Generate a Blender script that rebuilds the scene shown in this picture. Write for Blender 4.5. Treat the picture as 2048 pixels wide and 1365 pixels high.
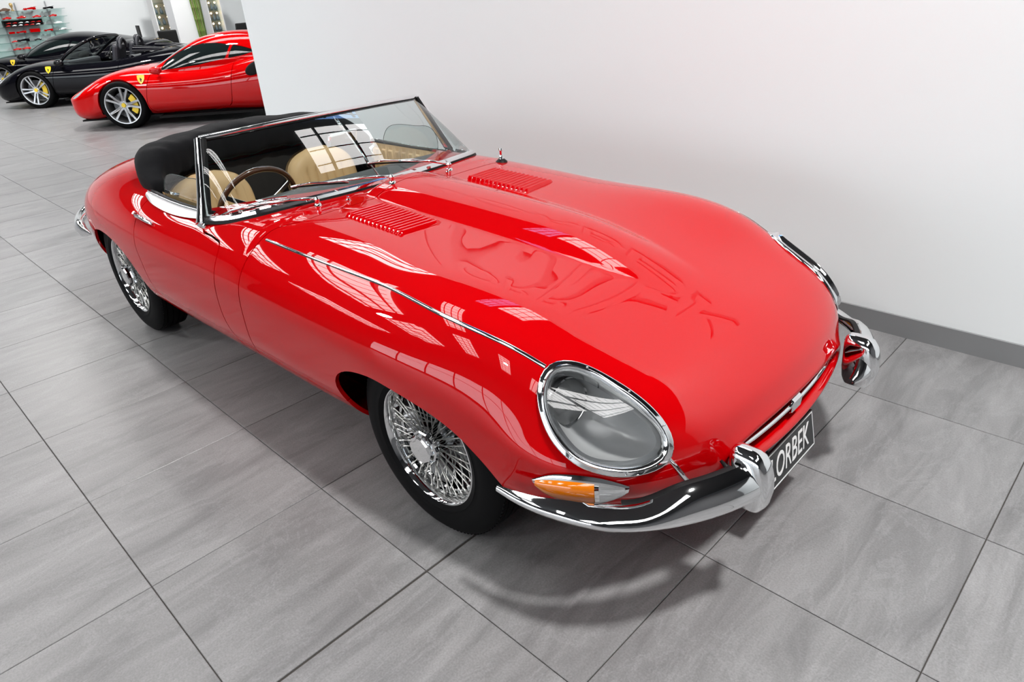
import bpy, bmesh, math, random
import numpy as np
from mathutils import Matrix, Vector
random.seed(7)
SC = bpy.context.scene
COL = SC.collection
for o in list(bpy.data.objects): bpy.data.objects.remove(o)

# ---------------------------------------------------------------- camera (calibrated on the 0.6 m floor tiles)
CAM = np.array([2.52313, -0.24411, 1.57448])
F_PX = 1366.9004
RC = np.array([[0.71537595, 0.696074, -0.06097727], [0.28398603, -0.36937307, -0.88482511], [-0.63842711, 0.61566591, -0.4619159]])
cam = bpy.data.cameras.new('camera'); cam_o = bpy.data.objects.new('camera', cam); COL.objects.link(cam_o)
cam.sensor_fit = 'HORIZONTAL'; cam.sensor_width = 36; cam.lens = F_PX*36/2048; cam.clip_end = 200
m = Matrix.Identity(4)
for i in range(3):
    m[i][0] = RC[0][i]; m[i][1] = -RC[1][i]; m[i][2] = -RC[2][i]; m[i][3] = CAM[i]
cam_o.matrix_world = m
SC.camera = cam_o

# ---------------------------------------------------------------- world, exposure
w = bpy.data.worlds.new('world'); SC.world = w; w.use_nodes = True
w.node_tree.nodes['Background'].inputs[0].default_value = (.80, .88, 1, 1)
w.node_tree.nodes['Background'].inputs[1].default_value = .35
vs = SC.view_settings; vs.view_transform = 'Standard'; vs.look = 'None'; vs.exposure = -1.05; vs.gamma = 1; vs.use_curve_mapping = False
SC.cycles.use_denoising = True
SC.cycles.max_bounces = 10; SC.cycles.glossy_bounces = 5; SC.cycles.diffuse_bounces = 4; SC.cycles.transmission_bounces = 6; SC.cycles.transparent_max_bounces = 16
SC.cycles.sample_clamp_indirect = 6
SC.cycles.caustics_reflective = False; SC.cycles.caustics_refractive = False

# roof lights: (x, y, length along x, length along y) of each translucent roof sheet, height CEIL
CEIL = 6.4
SKY_STRENGTH = 15.0
SKYLIGHTS = [(-17, -1.2, 1.3, 5.0), (-13.5, -1.2, 1.3, 5.0), (-10.0, -1.2, 1.3, 5.0), (-6.5, -1.2, 1.3, 5.0), (-3.2, -1.2, 1.3, 5.0), (4.6, -2.2, 1.3, 5.0),
             (-10.0, -7.5, 1.3, 4.5), (-6.5, -7.5, 1.3, 4.5), (-3.2, -7.5, 1.3, 4.5), (0.4, -7.5, 1.3, 4.5), (4.0, -7.5, 1.3, 4.5), (-8, 6.5, 1.3, 4.5), (-12, 6.5, 1.3, 4.5), (-16, 6.5, 1.3, 4.5), (-1.0, 5.3, 1.7, 3.0), (-2.6, 5.0, .9, 3.0)]
# high-bay lamps: (x, y, power); the one ahead of the red roadster throws its shadow, those over aisle and back area are added fill
LAMPS = [(3.46, 1.54, 850), (-6.2, -4.2, 500), (-9.5, 4.0, 500), (-13.5, 1.8, 500), (-16.5, 7.6, 720), (0.6, -6.2, 200)]
LAMP_Z = 5.9
STREET_STRENGTH = 7.5
# ---------------------------------------------------------------- helpers
def mat(name, col, rough=.5, metal=0., coat=0., spec=.5, emit=None, coat_rough=.03, ior=1.5, trans=0., sheen=0.):
    m = bpy.data.materials.new(name); m.use_nodes = True
    b = m.node_tree.nodes['Principled BSDF']
    b.inputs['Base Color'].default_value = (*col, 1); b.inputs['Roughness'].default_value = rough; b.inputs['Metallic'].default_value = metal
    b.inputs['Coat Weight'].default_value = coat; b.inputs['Coat Roughness'].default_value = coat_rough; b.inputs['Specular IOR Level'].default_value = spec
    b.inputs['IOR'].default_value = ior; b.inputs['Transmission Weight'].default_value = trans; b.inputs['Sheen Weight'].default_value = sheen
    if emit: b.inputs['Emission Color'].default_value = (*emit[0], 1); b.inputs['Emission Strength'].default_value = emit[1]
    return m
def thin_glass(name, tint=(.9, .95, .93), base=.05, rough=0.):
    """a single sheet of glass: clear, with reflection rising towards grazing angles"""
    m = bpy.data.materials.new(name); m.use_nodes = True; nt = m.node_tree; nt.nodes.clear(); N = nt.nodes.new; L = nt.links.new
    o = N('ShaderNodeOutputMaterial'); mx = N('ShaderNodeMixShader'); tr = N('ShaderNodeBsdfTransparent'); gl = N('ShaderNodeBsdfGlossy')
    lw = N('ShaderNodeLayerWeight'); lw.inputs[0].default_value = .5; pw_ = N('ShaderNodeMath'); pw_.operation = 'POWER'; pw_.inputs[1].default_value = 4.0; ma = N('ShaderNodeMath'); ma.operation = 'MULTIPLY_ADD'; ma.inputs[1].default_value = 1-base; ma.inputs[2].default_value = base
    L(lw.outputs['Facing'], pw_.inputs[0]); L(pw_.outputs[0], ma.inputs[0]); L(ma.outputs[0], mx.inputs[0])
    tr.inputs[0].default_value = (*tint, 1); gl.inputs['Roughness'].default_value = rough
    L(tr.outputs[0], mx.inputs[1]); L(gl.outputs[0], mx.inputs[2]); L(mx.outputs[0], o.inputs[0])
    return m
def link(o, parent=None):
    COL.objects.link(o)
    if parent is not None: o.parent = parent
    return o
def mesh(name, V, F, m, parent=None, smooth=False, normals=None, label=None, kind=None):
    me = bpy.data.meshes.new(name); me.from_pydata([tuple(map(float, v)) for v in V], [], [tuple(map(int, f)) for f in F])
    me.materials.append(m)
    if smooth: me.polygons.foreach_set('use_smooth', [True]*len(me.polygons))
    me.update()
    if normals is not None: me.normals_split_custom_set_from_vertices([tuple(map(float, n)) for n in normals])
    o = bpy.data.objects.new(name, me); link(o, parent)
    if label: o['label'] = label
    if kind: o['kind'] = kind
    return o
def inst(name, me, parent=None, loc=(0, 0, 0), rot=(0, 0, 0), scale=(1, 1, 1)):
    o = bpy.data.objects.new(name, me); link(o, parent); o.location = loc; o.rotation_euler = rot; o.scale = scale; return o
def empty(name, loc=(0, 0, 0), rz=0, parent=None):
    o = bpy.data.objects.new(name, None); link(o, parent); o.location = loc; o.rotation_euler = (0, 0, rz); o.empty_display_size = .1; return o
def tag(o, label, cat, group=None):
    o['label'] = label; o['category'] = cat
    if group: o['group'] = group
    return o
def smoothang(o, ang=35):
    me = o.data; me.polygons.foreach_set('use_smooth', [True]*len(me.polygons)); me.set_sharp_from_angle(angle=math.radians(ang)); return o
class B:
    """collects shapes for ONE mesh"""
    def __init__(s): s.V = []; s.F = []
    def add(s, V, F):
        k = len(s.V); s.V += [tuple(map(float, v)) for v in V]; s.F += [tuple(int(i)+k for i in f) for f in F]; return s
    def box(s, a, b, M=None):
        (x0, y0, z0), (x1, y1, z1) = a, b
        V = [(x0, y0, z0), (x1, y0, z0), (x1, y1, z0), (x0, y1, z0), (x0, y0, z1), (x1, y0, z1), (x1, y1, z1), (x0, y1, z1)]
        if M is not None: V = [M @ Vector(v) for v in V]
        return s.add(V, [(0, 3, 2, 1), (4, 5, 6, 7), (0, 1, 5, 4), (1, 2, 6, 5), (2, 3, 7, 6), (3, 0, 4, 7)])
    def loft(s, rings, closed=True, caps=True):
        n = len(rings[0]); V = [p for r in rings for p in r]; F = []
        for i in range(len(rings)-1):
            for j in range(n if closed else n-1):
                a = i*n+j; b = i*n+(j+1) % n; F.append((a, b, b+n, a+n))
        if caps and closed:
            F.append(tuple(range(n-1, -1, -1))); F.append(tuple((len(rings)-1)*n+j for j in range(n)))
        return s.add(V, F)
    def tube(s, pts, r, n=8, caps=True, up=(0, 0, 1), prof=None):
        pts = [np.array(p, float) for p in pts]; rings = []
        rr = r if hasattr(r, '__len__') else [r]*len(pts); u0 = np.array(up, float)
        for i, p in enumerate(pts):
            t = pts[min(i+1, len(pts)-1)]-pts[max(i-1, 0)]; t /= np.linalg.norm(t)
            u = u0-t*(u0@t)
            if np.linalg.norm(u) < 1e-3: u = np.array([1, 0, 0.])-t*t[0]
            u /= np.linalg.norm(u); v = np.cross(t, u)
            P = prof if prof is not None else [(math.cos(2*math.pi*k/n), math.sin(2*math.pi*k/n)) for k in range(n)]
            rings.append([p+rr[i]*(a*v+b*u) for a, b in P])
        return s.loft(rings, True, caps)
    def lathe(s, prof, n=32, axis='y', c=(0, 0, 0), closed=False):
        """prof: list of (r, h) turned round the axis"""
        V = []; F = []; m = len(prof)
        for k in range(n):
            a = 2*math.pi*k/n; ca, sa = math.cos(a), math.sin(a)
            for r, h in prof:
                p = {'y': (r*ca, h, r*sa), 'z': (r*ca, r*sa, h), 'x': (h, r*ca, r*sa)}[axis]
                V.append((p[0]+c[0], p[1]+c[1], p[2]+c[2]))
        for k in range(n):
            for j in range(m if closed else m-1):
                a = k*m+j; b = k*m+(j+1) % m; a2 = ((k+1) % n)*m+j; b2 = ((k+1) % n)*m+(j+1) % m
                F.append((a, b, b2, a2))
        return s.add(V, F)
    def ball(s, c, r, n=12, sc=(1, 1, 1)):
        V = [(c[0], c[1], c[2]-r*sc[2])]; F = []; h = n//2
        for i in range(1, h):
            a = -math.pi/2+math.pi*i/h
            for k in range(n):
                b = 2*math.pi*k/n; V.append((c[0]+r*sc[0]*math.cos(a)*math.cos(b), c[1]+r*sc[1]*math.cos(a)*math.sin(b), c[2]+r*sc[2]*math.sin(a)))
        V.append((c[0], c[1], c[2]+r*sc[2])); L = len(V)-1
        for k in range(n): F.append((0, 1+(k+1) % n, 1+k)); F.append((L, L-n+k, L-n+(k+1) % n))
        for i in range(h-2):
            for k in range(n):
                a = 1+i*n+k; b = 1+i*n+(k+1) % n; F.append((a, b, b+n, a+n))
        return s.add(V, F)
    def prism(s, poly, a, b, plane='xz'):
        """polygon extruded from a to b along the axis that is missing in plane"""
        def P(p, h): return {'xz': (p[0], h, p[1]), 'xy': (p[0], p[1], h), 'yz': (h, p[0], p[1])}[plane]
        n = len(poly); V = [P(p, a) for p in poly]+[P(p, b) for p in poly]
        F = [tuple(range(n)), tuple(range(2*n-1, n-1, -1))]+[(i, (i+1) % n, n+(i+1) % n, n+i) for i in range(n)]
        return s.add(V, F)
    def grid(s, G, wrap=False):
        nu, nv = len(G), len(G[0]); V = [p for r in G for p in r]; F = []
        for i in range(nu-1):
            for j in range(nv if wrap else nv-1):
                a = i*nv+j; b = i*nv+(j+1) % nv; F.append((a, b, b+nv, a+nv))
        return s.add(V, F)
    def obj(s, name, m, parent=None, smooth=None, label=None, fix=True, kind=None, bevel=0, seg=2):
        o = mesh(name, s.V, s.F, m, parent, label=label, kind=kind)
        if fix:
            bm = bmesh.new(); bm.from_mesh(o.data); bmesh.ops.recalc_face_normals(bm, faces=bm.faces)
            if bevel: bmesh.ops.bevel(bm, geom=[e for e in bm.edges if e.is_manifold and e.calc_face_angle(0) > .5], offset=bevel, segments=seg, affect='EDGES', profile=.5, clamp_overlap=True)
            bm.to_mesh(o.data); bm.free()
        if smooth is True: o.data.polygons.foreach_set('use_smooth', [True]*len(o.data.polygons))
        elif smooth: smoothang(o, smooth)
        return o
def sdpoly(px, py, poly):
    """signed distance to a polygon, positive outside"""
    poly = np.asarray(poly, float); px = np.asarray(px, float); py = np.asarray(py, float)
    d = np.full(px.shape, 1e9); ins = np.zeros(px.shape, bool); n = len(poly)
    for i in range(n):
        a = poly[i]; b = poly[(i+1) % n]; e = b-a; wx = px-a[0]; wy = py-a[1]
        t = np.clip((wx*e[0]+wy*e[1])/(e@e+1e-15), 0, 1); d = np.minimum(d, (wx-t*e[0])**2+(wy-t*e[1])**2)
        if abs(b[1]-a[1]) > 1e-12:
            c = ((a[1] > py) != (b[1] > py)) & (px < (b[0]-a[0])*(py-a[1])/(b[1]-a[1])+a[0]); ins ^= c
    return np.where(ins, -1, 1)*np.sqrt(d)
def smoothpoly(P, n=60, closed=True):
    P = np.asarray(P, float); Q = np.vstack([P, P[:1]]) if closed else P
    d = np.r_[0, np.cumsum(np.linalg.norm(np.diff(Q, axis=0), axis=1))]
    if closed:
        Q = np.vstack([Q[-4:-1], Q, Q[1:4]]); L = d[-1]; dd = np.r_[d[-4:-1]-L, d, d[1:4]+L]
    else: dd = d; L = d[-1]
    u = np.linspace(0, L, n, endpoint=not closed)
    return np.stack([nspline(dd, Q[:, k])(u) for k in range(Q.shape[1])], 1)
def clip(V, F, d, eps=1e-7):
    """V (n,k) array, F list of faces, d (n) -> V2, faces with d>0, faces with d<0"""
    V = list(V); d = list(d); pos = []; neg = []; cache = {}
    da = np.array(d)
    def cut(a, b):
        k = (a, b) if a < b else (b, a)
        if k not in cache:
            t = d[a]/(d[a]-d[b]); cache[k] = len(V); V.append(V[a]+(V[b]-V[a])*t)
        return cache[k]
    for f in F:
        dv = [d[i] for i in f]
        if min(dv) >= -eps: pos.append(f); continue
        if max(dv) <= eps: neg.append(f); continue
        P_ = []; N_ = []
        n = len(f)
        for k in range(n):
            a = f[k]; b = f[(k+1) % n]
            if d[a] >= -eps: P_.append(a)
            if d[a] <= eps: N_.append(a)
            if (d[a] > eps and d[b] < -eps) or (d[a] < -eps and d[b] > eps):
                c = cut(a, b); P_.append(c); N_.append(c)
        if len(P_) > 2: pos.append(tuple(P_))
        if len(N_) > 2: neg.append(tuple(N_))
    return np.array(V), pos, neg
def compact(V, F):
    used = sorted({i for f in F for i in f}); mp = {a: k for k, a in enumerate(used)}
    return np.asarray(V)[used], [tuple(mp[i] for i in f) for f in F]
def panel(name, V, F, m, parent, lip=.014, label=None, off=0.):
    """V (n,6): position and normal; adds an inward turned lip along every free edge"""
    V, F = compact(V, F); P = V[:, :3]; N = V[:, 3:]/np.linalg.norm(V[:, 3:], axis=1)[:, None]
    P = P+N*off
    P = list(P); N = list(N); F = list(F)
    if lip:
        cnt = {}
        for f in F:
            for k in range(len(f)):
                a, b = f[k], f[(k+1) % len(f)]; cnt.setdefault((min(a, b), max(a, b)), []).append((a, b))
        for e, l in cnt.items():
            if len(l) == 1:
                a, b = l[0]; pa, pb = P[a], P[b]; qa = pa-N[a]*lip; qb = pb-N[b]*lip
                n = np.cross(pb-pa, qa-pa); L = np.linalg.norm(n)
                if L < 1e-10: continue
                n = -n/L; k = len(P); P += [pa, pb, qb, qa]; N += [n]*4; F.append((k+1, k, k+3, k+2))
    o = mesh(name, P, F, m, parent, smooth=True, normals=N, label=label)
    return o
# ---------------------------------------------------------------- body surface (car frame: x forward, y left, z up, origin below front axle)
def nspline(xs, ys):
    """natural cubic spline through the points, linear extrapolation"""
    xs = np.asarray(xs, float); ys = np.asarray(ys, float); n = len(xs)
    h = np.diff(xs); A = np.zeros((n, n)); b = np.zeros(n); A[0, 0] = A[-1, -1] = 1
    for i in range(1, n-1):
        A[i, i-1] = h[i-1]; A[i, i] = 2*(h[i-1]+h[i]); A[i, i+1] = h[i]
        b[i] = 6*((ys[i+1]-ys[i])/h[i]-(ys[i]-ys[i-1])/h[i-1])
    m = np.linalg.solve(A, b)
    def f(x):
        x = np.asarray(x, float); k = np.clip(np.searchsorted(xs, x)-1, 0, n-2)
        xc = np.clip(x, xs[0], xs[-1]); a = xs[k+1]-xc; c = xc-xs[k]; hh = h[k]
        return m[k]*a**3/(6*hh)+m[k+1]*c**3/(6*hh)+(ys[k]/hh-m[k]*hh/6)*a+(ys[k+1]/hh-m[k+1]*hh/6)*c
    return f
def pw(pts):
    xs = [p[0] for p in pts]; ys = [p[1] for p in pts]
    return lambda x: np.interp(x, xs, ys)
def sstep(a, b, x):
    t = np.clip((x-a)/(b-a), 0, 1); return t*t*t*(t*(6*t-15)+10)
#            x      ym    zm    zt    zb    nu   nl
STA = [(-3.560, .020, .510, .525, .490, 2.2, 2.2),
       (-3.535, .210, .510, .610, .420, 2.2, 2.2),
       (-3.440, .420, .515, .695, .350, 2.4, 2.3),
       (-3.250, .600, .525, .770, .270, 2.7, 2.5),
       (-2.950, .745, .530, .835, .210, 2.9, 2.7),
       (-2.500, .815, .535, .858, .175, 3.0, 3.1),
       (-2.000, .835, .535, .855, .160, 3.1, 3.2),
       (-1.500, .832, .530, .845, .160, 3.1, 3.2),
       (-1.000, .828, .525, .838, .160, 3.2, 3.1),
       (-0.500, .820, .515, .822, .160, 3.2, 3.1),
       ( 0.000, .800, .500, .788, .165, 3.2, 3.2),
       ( 0.300, 0.777, .480, .742, .170, 2.75, 3.6),
       ( 0.500, 0.762, .463, .695, .190, 2.15, 3.3),
       ( 0.650, 0.715, .447, .645, .230, 2.05, 2.8),
       ( 0.740, 0.632, .435, .592, .275, 2.35, 2.5),
       ( 0.798, .510, .427, .540, .310, 2.5, 2.4),
       ( 0.824, .415, .422, .498, .342, 2.5, 2.5),
       ( 0.833, .380, .420, .478, .358, 2.6, 2.6),
       ( 0.825, .360, .420, .466, .368, 2.6, 2.6),
       ( 0.770, .345, .420, .460, .372, 2.6, 2.6),
       ( 0.600, .335, .420, .460, .372, 2.6, 2.6)]
_S = np.array(STA)
_d = np.r_[0, np.cumsum(np.sqrt(np.diff(_S[:, 0])**2+np.diff(_S[:, 1])**2+np.diff(_S[:, 3])**2))]
SMAX = _d[-1]
_f = [nspline(_d, _S[:, k]) for k in range(7)]
S_LIP = _d[17]
hump_w = pw([(-1.0, .200), (-.6, .198), (-.2, .188), (0, .175), (.2, .150), (.4, .108), (.56, .05), (.7, .03)])
hump_h = lambda x: .044*sstep(-1.0, -.955, x)*(1-sstep(-.15, .60, x))
def ridgeA(x): return .026*sstep(-2.2, -.9, x)*(1-sstep(.40, .80, x))+.052*sstep(-.5, .42, x)*(1-sstep(.58, .86, x))
ridgeY = pw([(-1, .640), (0, .640), (.25, .651), (.4, .675), (.6, .645), (.8, .55)])
def softpos(v, k): return .5*(v+np.sqrt(v*v+k*k))-.5*k
def topadd(x, y):
    ay = np.abs(y); w = hump_w(x)
    g = softpos(1-(ay/w)**2.4, .10)
    dy = ay-ridgeY(x)
    r = ridgeA(x)*np.exp(-(dy/np.where(dy < 0, .26, .125))**2)
    return hump_h(x)*np.minimum(g, 1)+r
def body(s, t):
    """s along the car (0..SMAX), t round the half section: 0 bottom centre .. 1 top centre; returns x, y>=0, z"""
    s = np.asarray(s, float); t = np.asarray(t, float)
    x, ym, zm, zt, zb, nu, nl = [f(s) for f in _f]
    up = t >= .42
    th = np.where(up, (t-.42)/.58, (.42-t)/.42)*np.pi/2
    # even out the superellipse parameter
    n = np.where(up, nu, nl)
    th = th + .10*np.sin(4*th)*(n-2)/1.2*.5
    c = np.maximum(np.cos(th), 0); sn = np.maximum(np.sin(th), 0)
    rad = (c**n+sn**n+1e-300)**(-1/n)          # angular form of the superellipse
    cy = c*rad; cz = sn*rad
    y = ym*cy
    z = np.where(up, zm+(zt-zm)*cz, zm-(zm-zb)*cz)
    front = sstep(.0, .83, x)
    x2 = x-.20*front*y*y*np.where(s > S_LIP, 1, 1)
    wt = np.where(up, sstep(.15, .75, cz), 0)*(s <= S_LIP)
    z = z+wt*topadd(x2, y)
    return x2, y, z
# ---------------------------------------------------------------- materials of the room
M = {}
def nodes_of(m): return m.node_tree, m.node_tree.nodes['Principled BSDF']
def tile_material():
    m = mat('floor_tile', (.36, .36, .37), .34, spec=.45); nt, b = nodes_of(m); N = nt.nodes.new; L = nt.links.new
    g = N('ShaderNodeNewGeometry'); oi = N('ShaderNodeObjectInfo')
    rnd = N('ShaderNodeVectorMath'); rnd.operation = 'SCALE'; rnd.inputs[0].default_value = (37, 91, 13); L(oi.outputs['Random'], rnd.inputs['Scale'])
    add = N('ShaderNodeVectorMath'); add.operation = 'ADD'; L(g.outputs['Position'], add.inputs[0]); L(rnd.outputs[0], add.inputs[1])
    mp = N('ShaderNodeMapping'); mp.inputs['Rotation'].default_value = (0, 0, math.radians(24)); mp.inputs['Scale'].default_value = (6.5, 1.3, 1); L(add.outputs[0], mp.inputs['Vector'])
    n1 = N('ShaderNodeTexNoise'); n1.inputs['Scale'].default_value = 1.4; n1.inputs['Detail'].default_value = 6; n1.inputs['Roughness'].default_value = .62; n1.inputs['Distortion'].default_value = .7; L(mp.outputs[0], n1.inputs['Vector'])
    mp2 = N('ShaderNodeMapping'); mp2.inputs['Rotation'].default_value = (0, 0, math.radians(33)); mp2.inputs['Scale'].default_value = (2.2, .9, 1); L(add.outputs[0], mp2.inputs['Vector'])
    n2 = N('ShaderNodeTexNoise'); n2.inputs['Scale'].default_value = 1.6; n2.inputs['Detail'].default_value = 8; n2.inputs['Roughness'].default_value = .7; n2.inputs['Distortion'].default_value = 1.2; L(mp2.outputs[0], n2.inputs['Vector'])
    vein = N('ShaderNodeMapRange'); vein.inputs[1].default_value = .485; vein.inputs[2].default_value = .505; L(n2.outputs[0], vein.inputs[0])
    v2 = N('ShaderNodeMapRange'); v2.inputs[1].default_value = .53; v2.inputs[2].default_value = .505; L(n2.outputs[0], v2.inputs[0])
    vm = N('ShaderNodeMath'); vm.operation = 'MULTIPLY'; L(vein.outputs[0], vm.inputs[0]); L(v2.outputs[0], vm.inputs[1])
    vk = N('ShaderNodeMath'); vk.operation = 'MULTIPLY'; vk.inputs[1].default_value = .16; L(vm.outputs[0], vk.inputs[0])
    n3 = N('ShaderNodeTexNoise'); n3.inputs['Scale'].default_value = 180; n3.inputs['Detail'].default_value = 3; L(g.outputs['Position'], n3.inputs['Vector'])
    ramp = N('ShaderNodeValToRGB'); e = ramp.color_ramp.elements
    e[0].position = .28; e[0].color = (.138, .137, .140, 1); e[1].position = .72; e[1].color = (.255, .253, .257, 1); k = e.new(.5); k.color = (.203, .202, .205, 1)
    L(n1.outputs[0], ramp.inputs[0])
    mx = N('ShaderNodeMix'); mx.data_type = 'RGBA'; mx.inputs['B'].default_value = (.37, .37, .38, 1); L(vk.outputs[0], mx.inputs['Factor']); L(ramp.outputs[0], mx.inputs['A'])
    sp = N('ShaderNodeMapRange'); sp.inputs[1].default_value = .3; sp.inputs[2].default_value = .7; sp.inputs[3].default_value = .86; sp.inputs[4].default_value = 1.12; L(n3.outputs[0], sp.inputs[0])
    rv = N('ShaderNodeMapRange'); rv.inputs[3].default_value = .95; rv.inputs[4].default_value = 1.05; L(oi.outputs['Random'], rv.inputs[0])
    ml = N('ShaderNodeMath'); ml.operation = 'MULTIPLY'; L(sp.outputs[0], ml.inputs[0]); L(rv.outputs[0], ml.inputs[1])
    sc = N('ShaderNodeVectorMath'); sc.operation = 'SCALE'; L(mx.outputs['Result'], sc.inputs[0]); L(ml.outputs[0], sc.inputs['Scale'])
    L(sc.outputs[0], b.inputs['Base Color'])
    rr = N('ShaderNodeMapRange'); rr.inputs[3].default_value = .26; rr.inputs[4].default_value = .46; L(n1.outputs[0], rr.inputs[0]); L(rr.outputs[0], b.inputs['Roughness'])
    bp = N('ShaderNodeBump'); bp.inputs['Strength'].default_value = .12; bp.inputs['Distance'].default_value = .002; L(n1.outputs[0], bp.inputs['Height']); L(bp.outputs[0], b.inputs['Normal'])
    return m
def plaster(name, col, rough=.55):
    m = mat(name, col, rough, spec=.25); nt, b = nodes_of(m); N = nt.nodes.new; L = nt.links.new
    g = N('ShaderNodeNewGeometry'); n = N('ShaderNodeTexNoise'); n.inputs['Scale'].default_value = .7; n.inputs['Detail'].default_value = 3; L(g.outputs['Position'], n.inputs['Vector'])
    r = N('ShaderNodeMapRange'); r.inputs[3].default_value = .97; r.inputs[4].default_value = 1.02; L(n.outputs[0], r.inputs[0])
    s = N('ShaderNodeVectorMath'); s.operation = 'SCALE'; s.inputs[0].default_value = col; L(r.outputs[0], s.inputs['Scale']); L(s.outputs[0], b.inputs['Base Color'])
    n2 = N('ShaderNodeTexNoise'); n2.inputs['Scale'].default_value = 260; L(g.outputs['Position'], n2.inputs['Vector'])
    bp = N('ShaderNodeBump'); bp.inputs['Strength'].default_value = .05; bp.inputs['Distance'].default_value = .001; L(n2.outputs[0], bp.inputs['Height']); L(bp.outputs[0], b.inputs['Normal'])
    return m
M['tile'] = tile_material()
M['grout'] = mat('grout', (.045, .04, .036), .9)
M['wall'] = plaster('white_wall', (.83, .865, .875))
M['midgrey'] = plaster('grey_wall', (.10, .10, .105))
M['skirt'] = mat('grey_skirting', (.27, .275, .28), .4, metal=.35)
M['ceil'] = mat('dark_ceiling', (.05, .05, .052), .8)
M['sky'] = mat('roof_sheet', (.9, .9, .9), .5, emit=((1, .985, .975), SKY_STRENGTH))
M['skyblue'] = mat('clear_roof_sheet', (.3, .5, .9), .5, emit=((.22, .45, .95), SKY_STRENGTH*.55))
M['bar'] = mat('roof_bar', (.05, .05, .055), .6)
def struct(o): o['kind'] = 'structure'; return o

# ---------------------------------------------------------------- floor of 0.6 m tiles
X0, X1, Y0, Y1 = -21.0, 9.0, -13.0, 13.0
WY = 3.017; WX = -4.10          # face and end of the partition wall
fl = struct(B().box((X0, Y0, -.12), (X1, Y1, -.004)).obj('floor', M['grout']))
def tproj(p):
    c = RC @ (np.array(p)-CAM); return (1024+F_PX*c[0]/c[2], 682.5+F_PX*c[1]/c[2]) if c[2] > .05 else None
px, py = .6, .6023
cells = []
for i in range(int(X0/px), int(X1/px)):
    for j in range(int(Y0/py), int(Y1/py)):
        xa, ya = i*px, j*py
        if ya+py*.5 > WY and xa+px*.5 > WX: continue
        q = [tproj((xa+a*px, ya+b*py, 0)) for a in (0, 1) for b in (0, 1)]
        area = 0
        if None not in q:
            xs = [p[0] for p in q]; ys = [p[1] for p in q]
            if max(xs) > 0 and min(xs) < 2048 and max(ys) > 0 and min(ys) < 1365:
                a_, b_, c_, d_ = q; area = abs((d_[0]-a_[0])*(c_[1]-b_[1])-(c_[0]-b_[0])*(d_[1]-a_[1]))/2
        cells.append((area, i, j))
cells.sort(reverse=True)
def tile_geo(b, g0x, g1x, gy, ox=0, oy=0):
    t = .0015
    x0, x1, y0, y1 = g0x+ox, px-g1x+ox, gy+oy, py-gy+oy
    V = [(x0, y0, -.006), (x1, y0, -.006), (x1, y1, -.006), (x0, y1, -.006), (x0, y0, -t), (x1, y0, -t), (x1, y1, -t), (x0, y1, -t), (x0+t, y0+t, 0), (x1-t, y0+t, 0), (x1-t, y1-t, 0), (x0+t, y1-t, 0)]
    F = [(8, 9, 10, 11)]+[(a, (a+1) % 4, 4+(a+1) % 4, 4+a) for a in range(4)]+[(4+a, 4+(a+1) % 4, 8+(a+1) % 4, 8+a) for a in range(4)]
    return b.add(V, F)
tm = {}
def tile_mesh(g0, g1):
    if (g0, g1) not in tm:
        b = tile_geo(B(), g0, g1, .0014); me = bpy.data.meshes.new('tile'); me.from_pydata(b.V, [], b.F); me.materials.append(M['tile']); me.update(); tm[(g0, g1)] = me
    return tm[(g0, g1)]
def gaps(i): return (.004 if i == 2 else .0014, .004 if i == 1 else .0014)
for k, (a, i, j) in enumerate(cells[:300]): inst('tile', tile_mesh(*gaps(i)), fl, (i*px, j*py, 0))
b = B()
for a, i, j in cells[300:]: tile_geo(b, *gaps(i), .0014, i*px, j*py)
o = b.obj('tile_field', M['tile'], fl, fix=False); o['kind'] = 'stuff'

# ---------------------------------------------------------------- walls, ceiling
WH = 3.0
struct(B().box((WX, WY, 0), (X1, WY+.28, WH)).obj('wall_right', M['wall']))
M['dark'] = mat('dark_far_wall', (.045, .045, .048), .8)
struct(B().box((WX-.012, WY-.012, 0), (X1, WY+.292, .1)).obj('baseboard_right', M['skirt']))
struct(B().box((X0-.3, Y0, 0), (X0, Y1, CEIL)).obj('wall_back', M['wall']))
struct(B().box((X0, Y0-.3, 0), (X1, Y0, CEIL)).obj('wall_left', M['midgrey']))
struct(B().box((X1, Y0, 0), (X1+.3, Y1, CEIL)).obj('wall_front', M['midgrey']))
struct(B().box((X0, Y1, 0), (-7, Y1+.3, CEIL)).obj('wall_far', M['wall']))
struct(B().box((-7, Y1, 0), (X1, Y1+.3, CEIL)).obj('wall_behind', M['dark']))
struct(B().box((X0, Y0, CEIL+.06), (X1, Y1, CEIL+.2)).obj('ceiling', M['ceil']))
for k, (cx, cy, lx, ly) in enumerate(SKYLIGHTS):
    wn = struct(B().box((-lx/2, -ly/2, 0), (lx/2, ly/2, .03)).obj('window_%d' % (k+1), M['skyblue'] if k >= len(SKYLIGHTS)-1 else M['sky'])); wn.location = (cx, cy, CEIL+.02)
    b = B()
    for i in range(3): x = -lx/2+lx*(i+.5)/3; b.box((x-.02, -ly/2, -.05), (x+.02, ly/2, -.01))
    n = int(ly/.62)
    for i in range(n): y = -ly/2+ly*(i+.5)/n; b.box((-lx/2, y-.025, -.10), (lx/2, y+.025, -.05))
    b.obj('roof_bars', M['bar'], wn)

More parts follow.
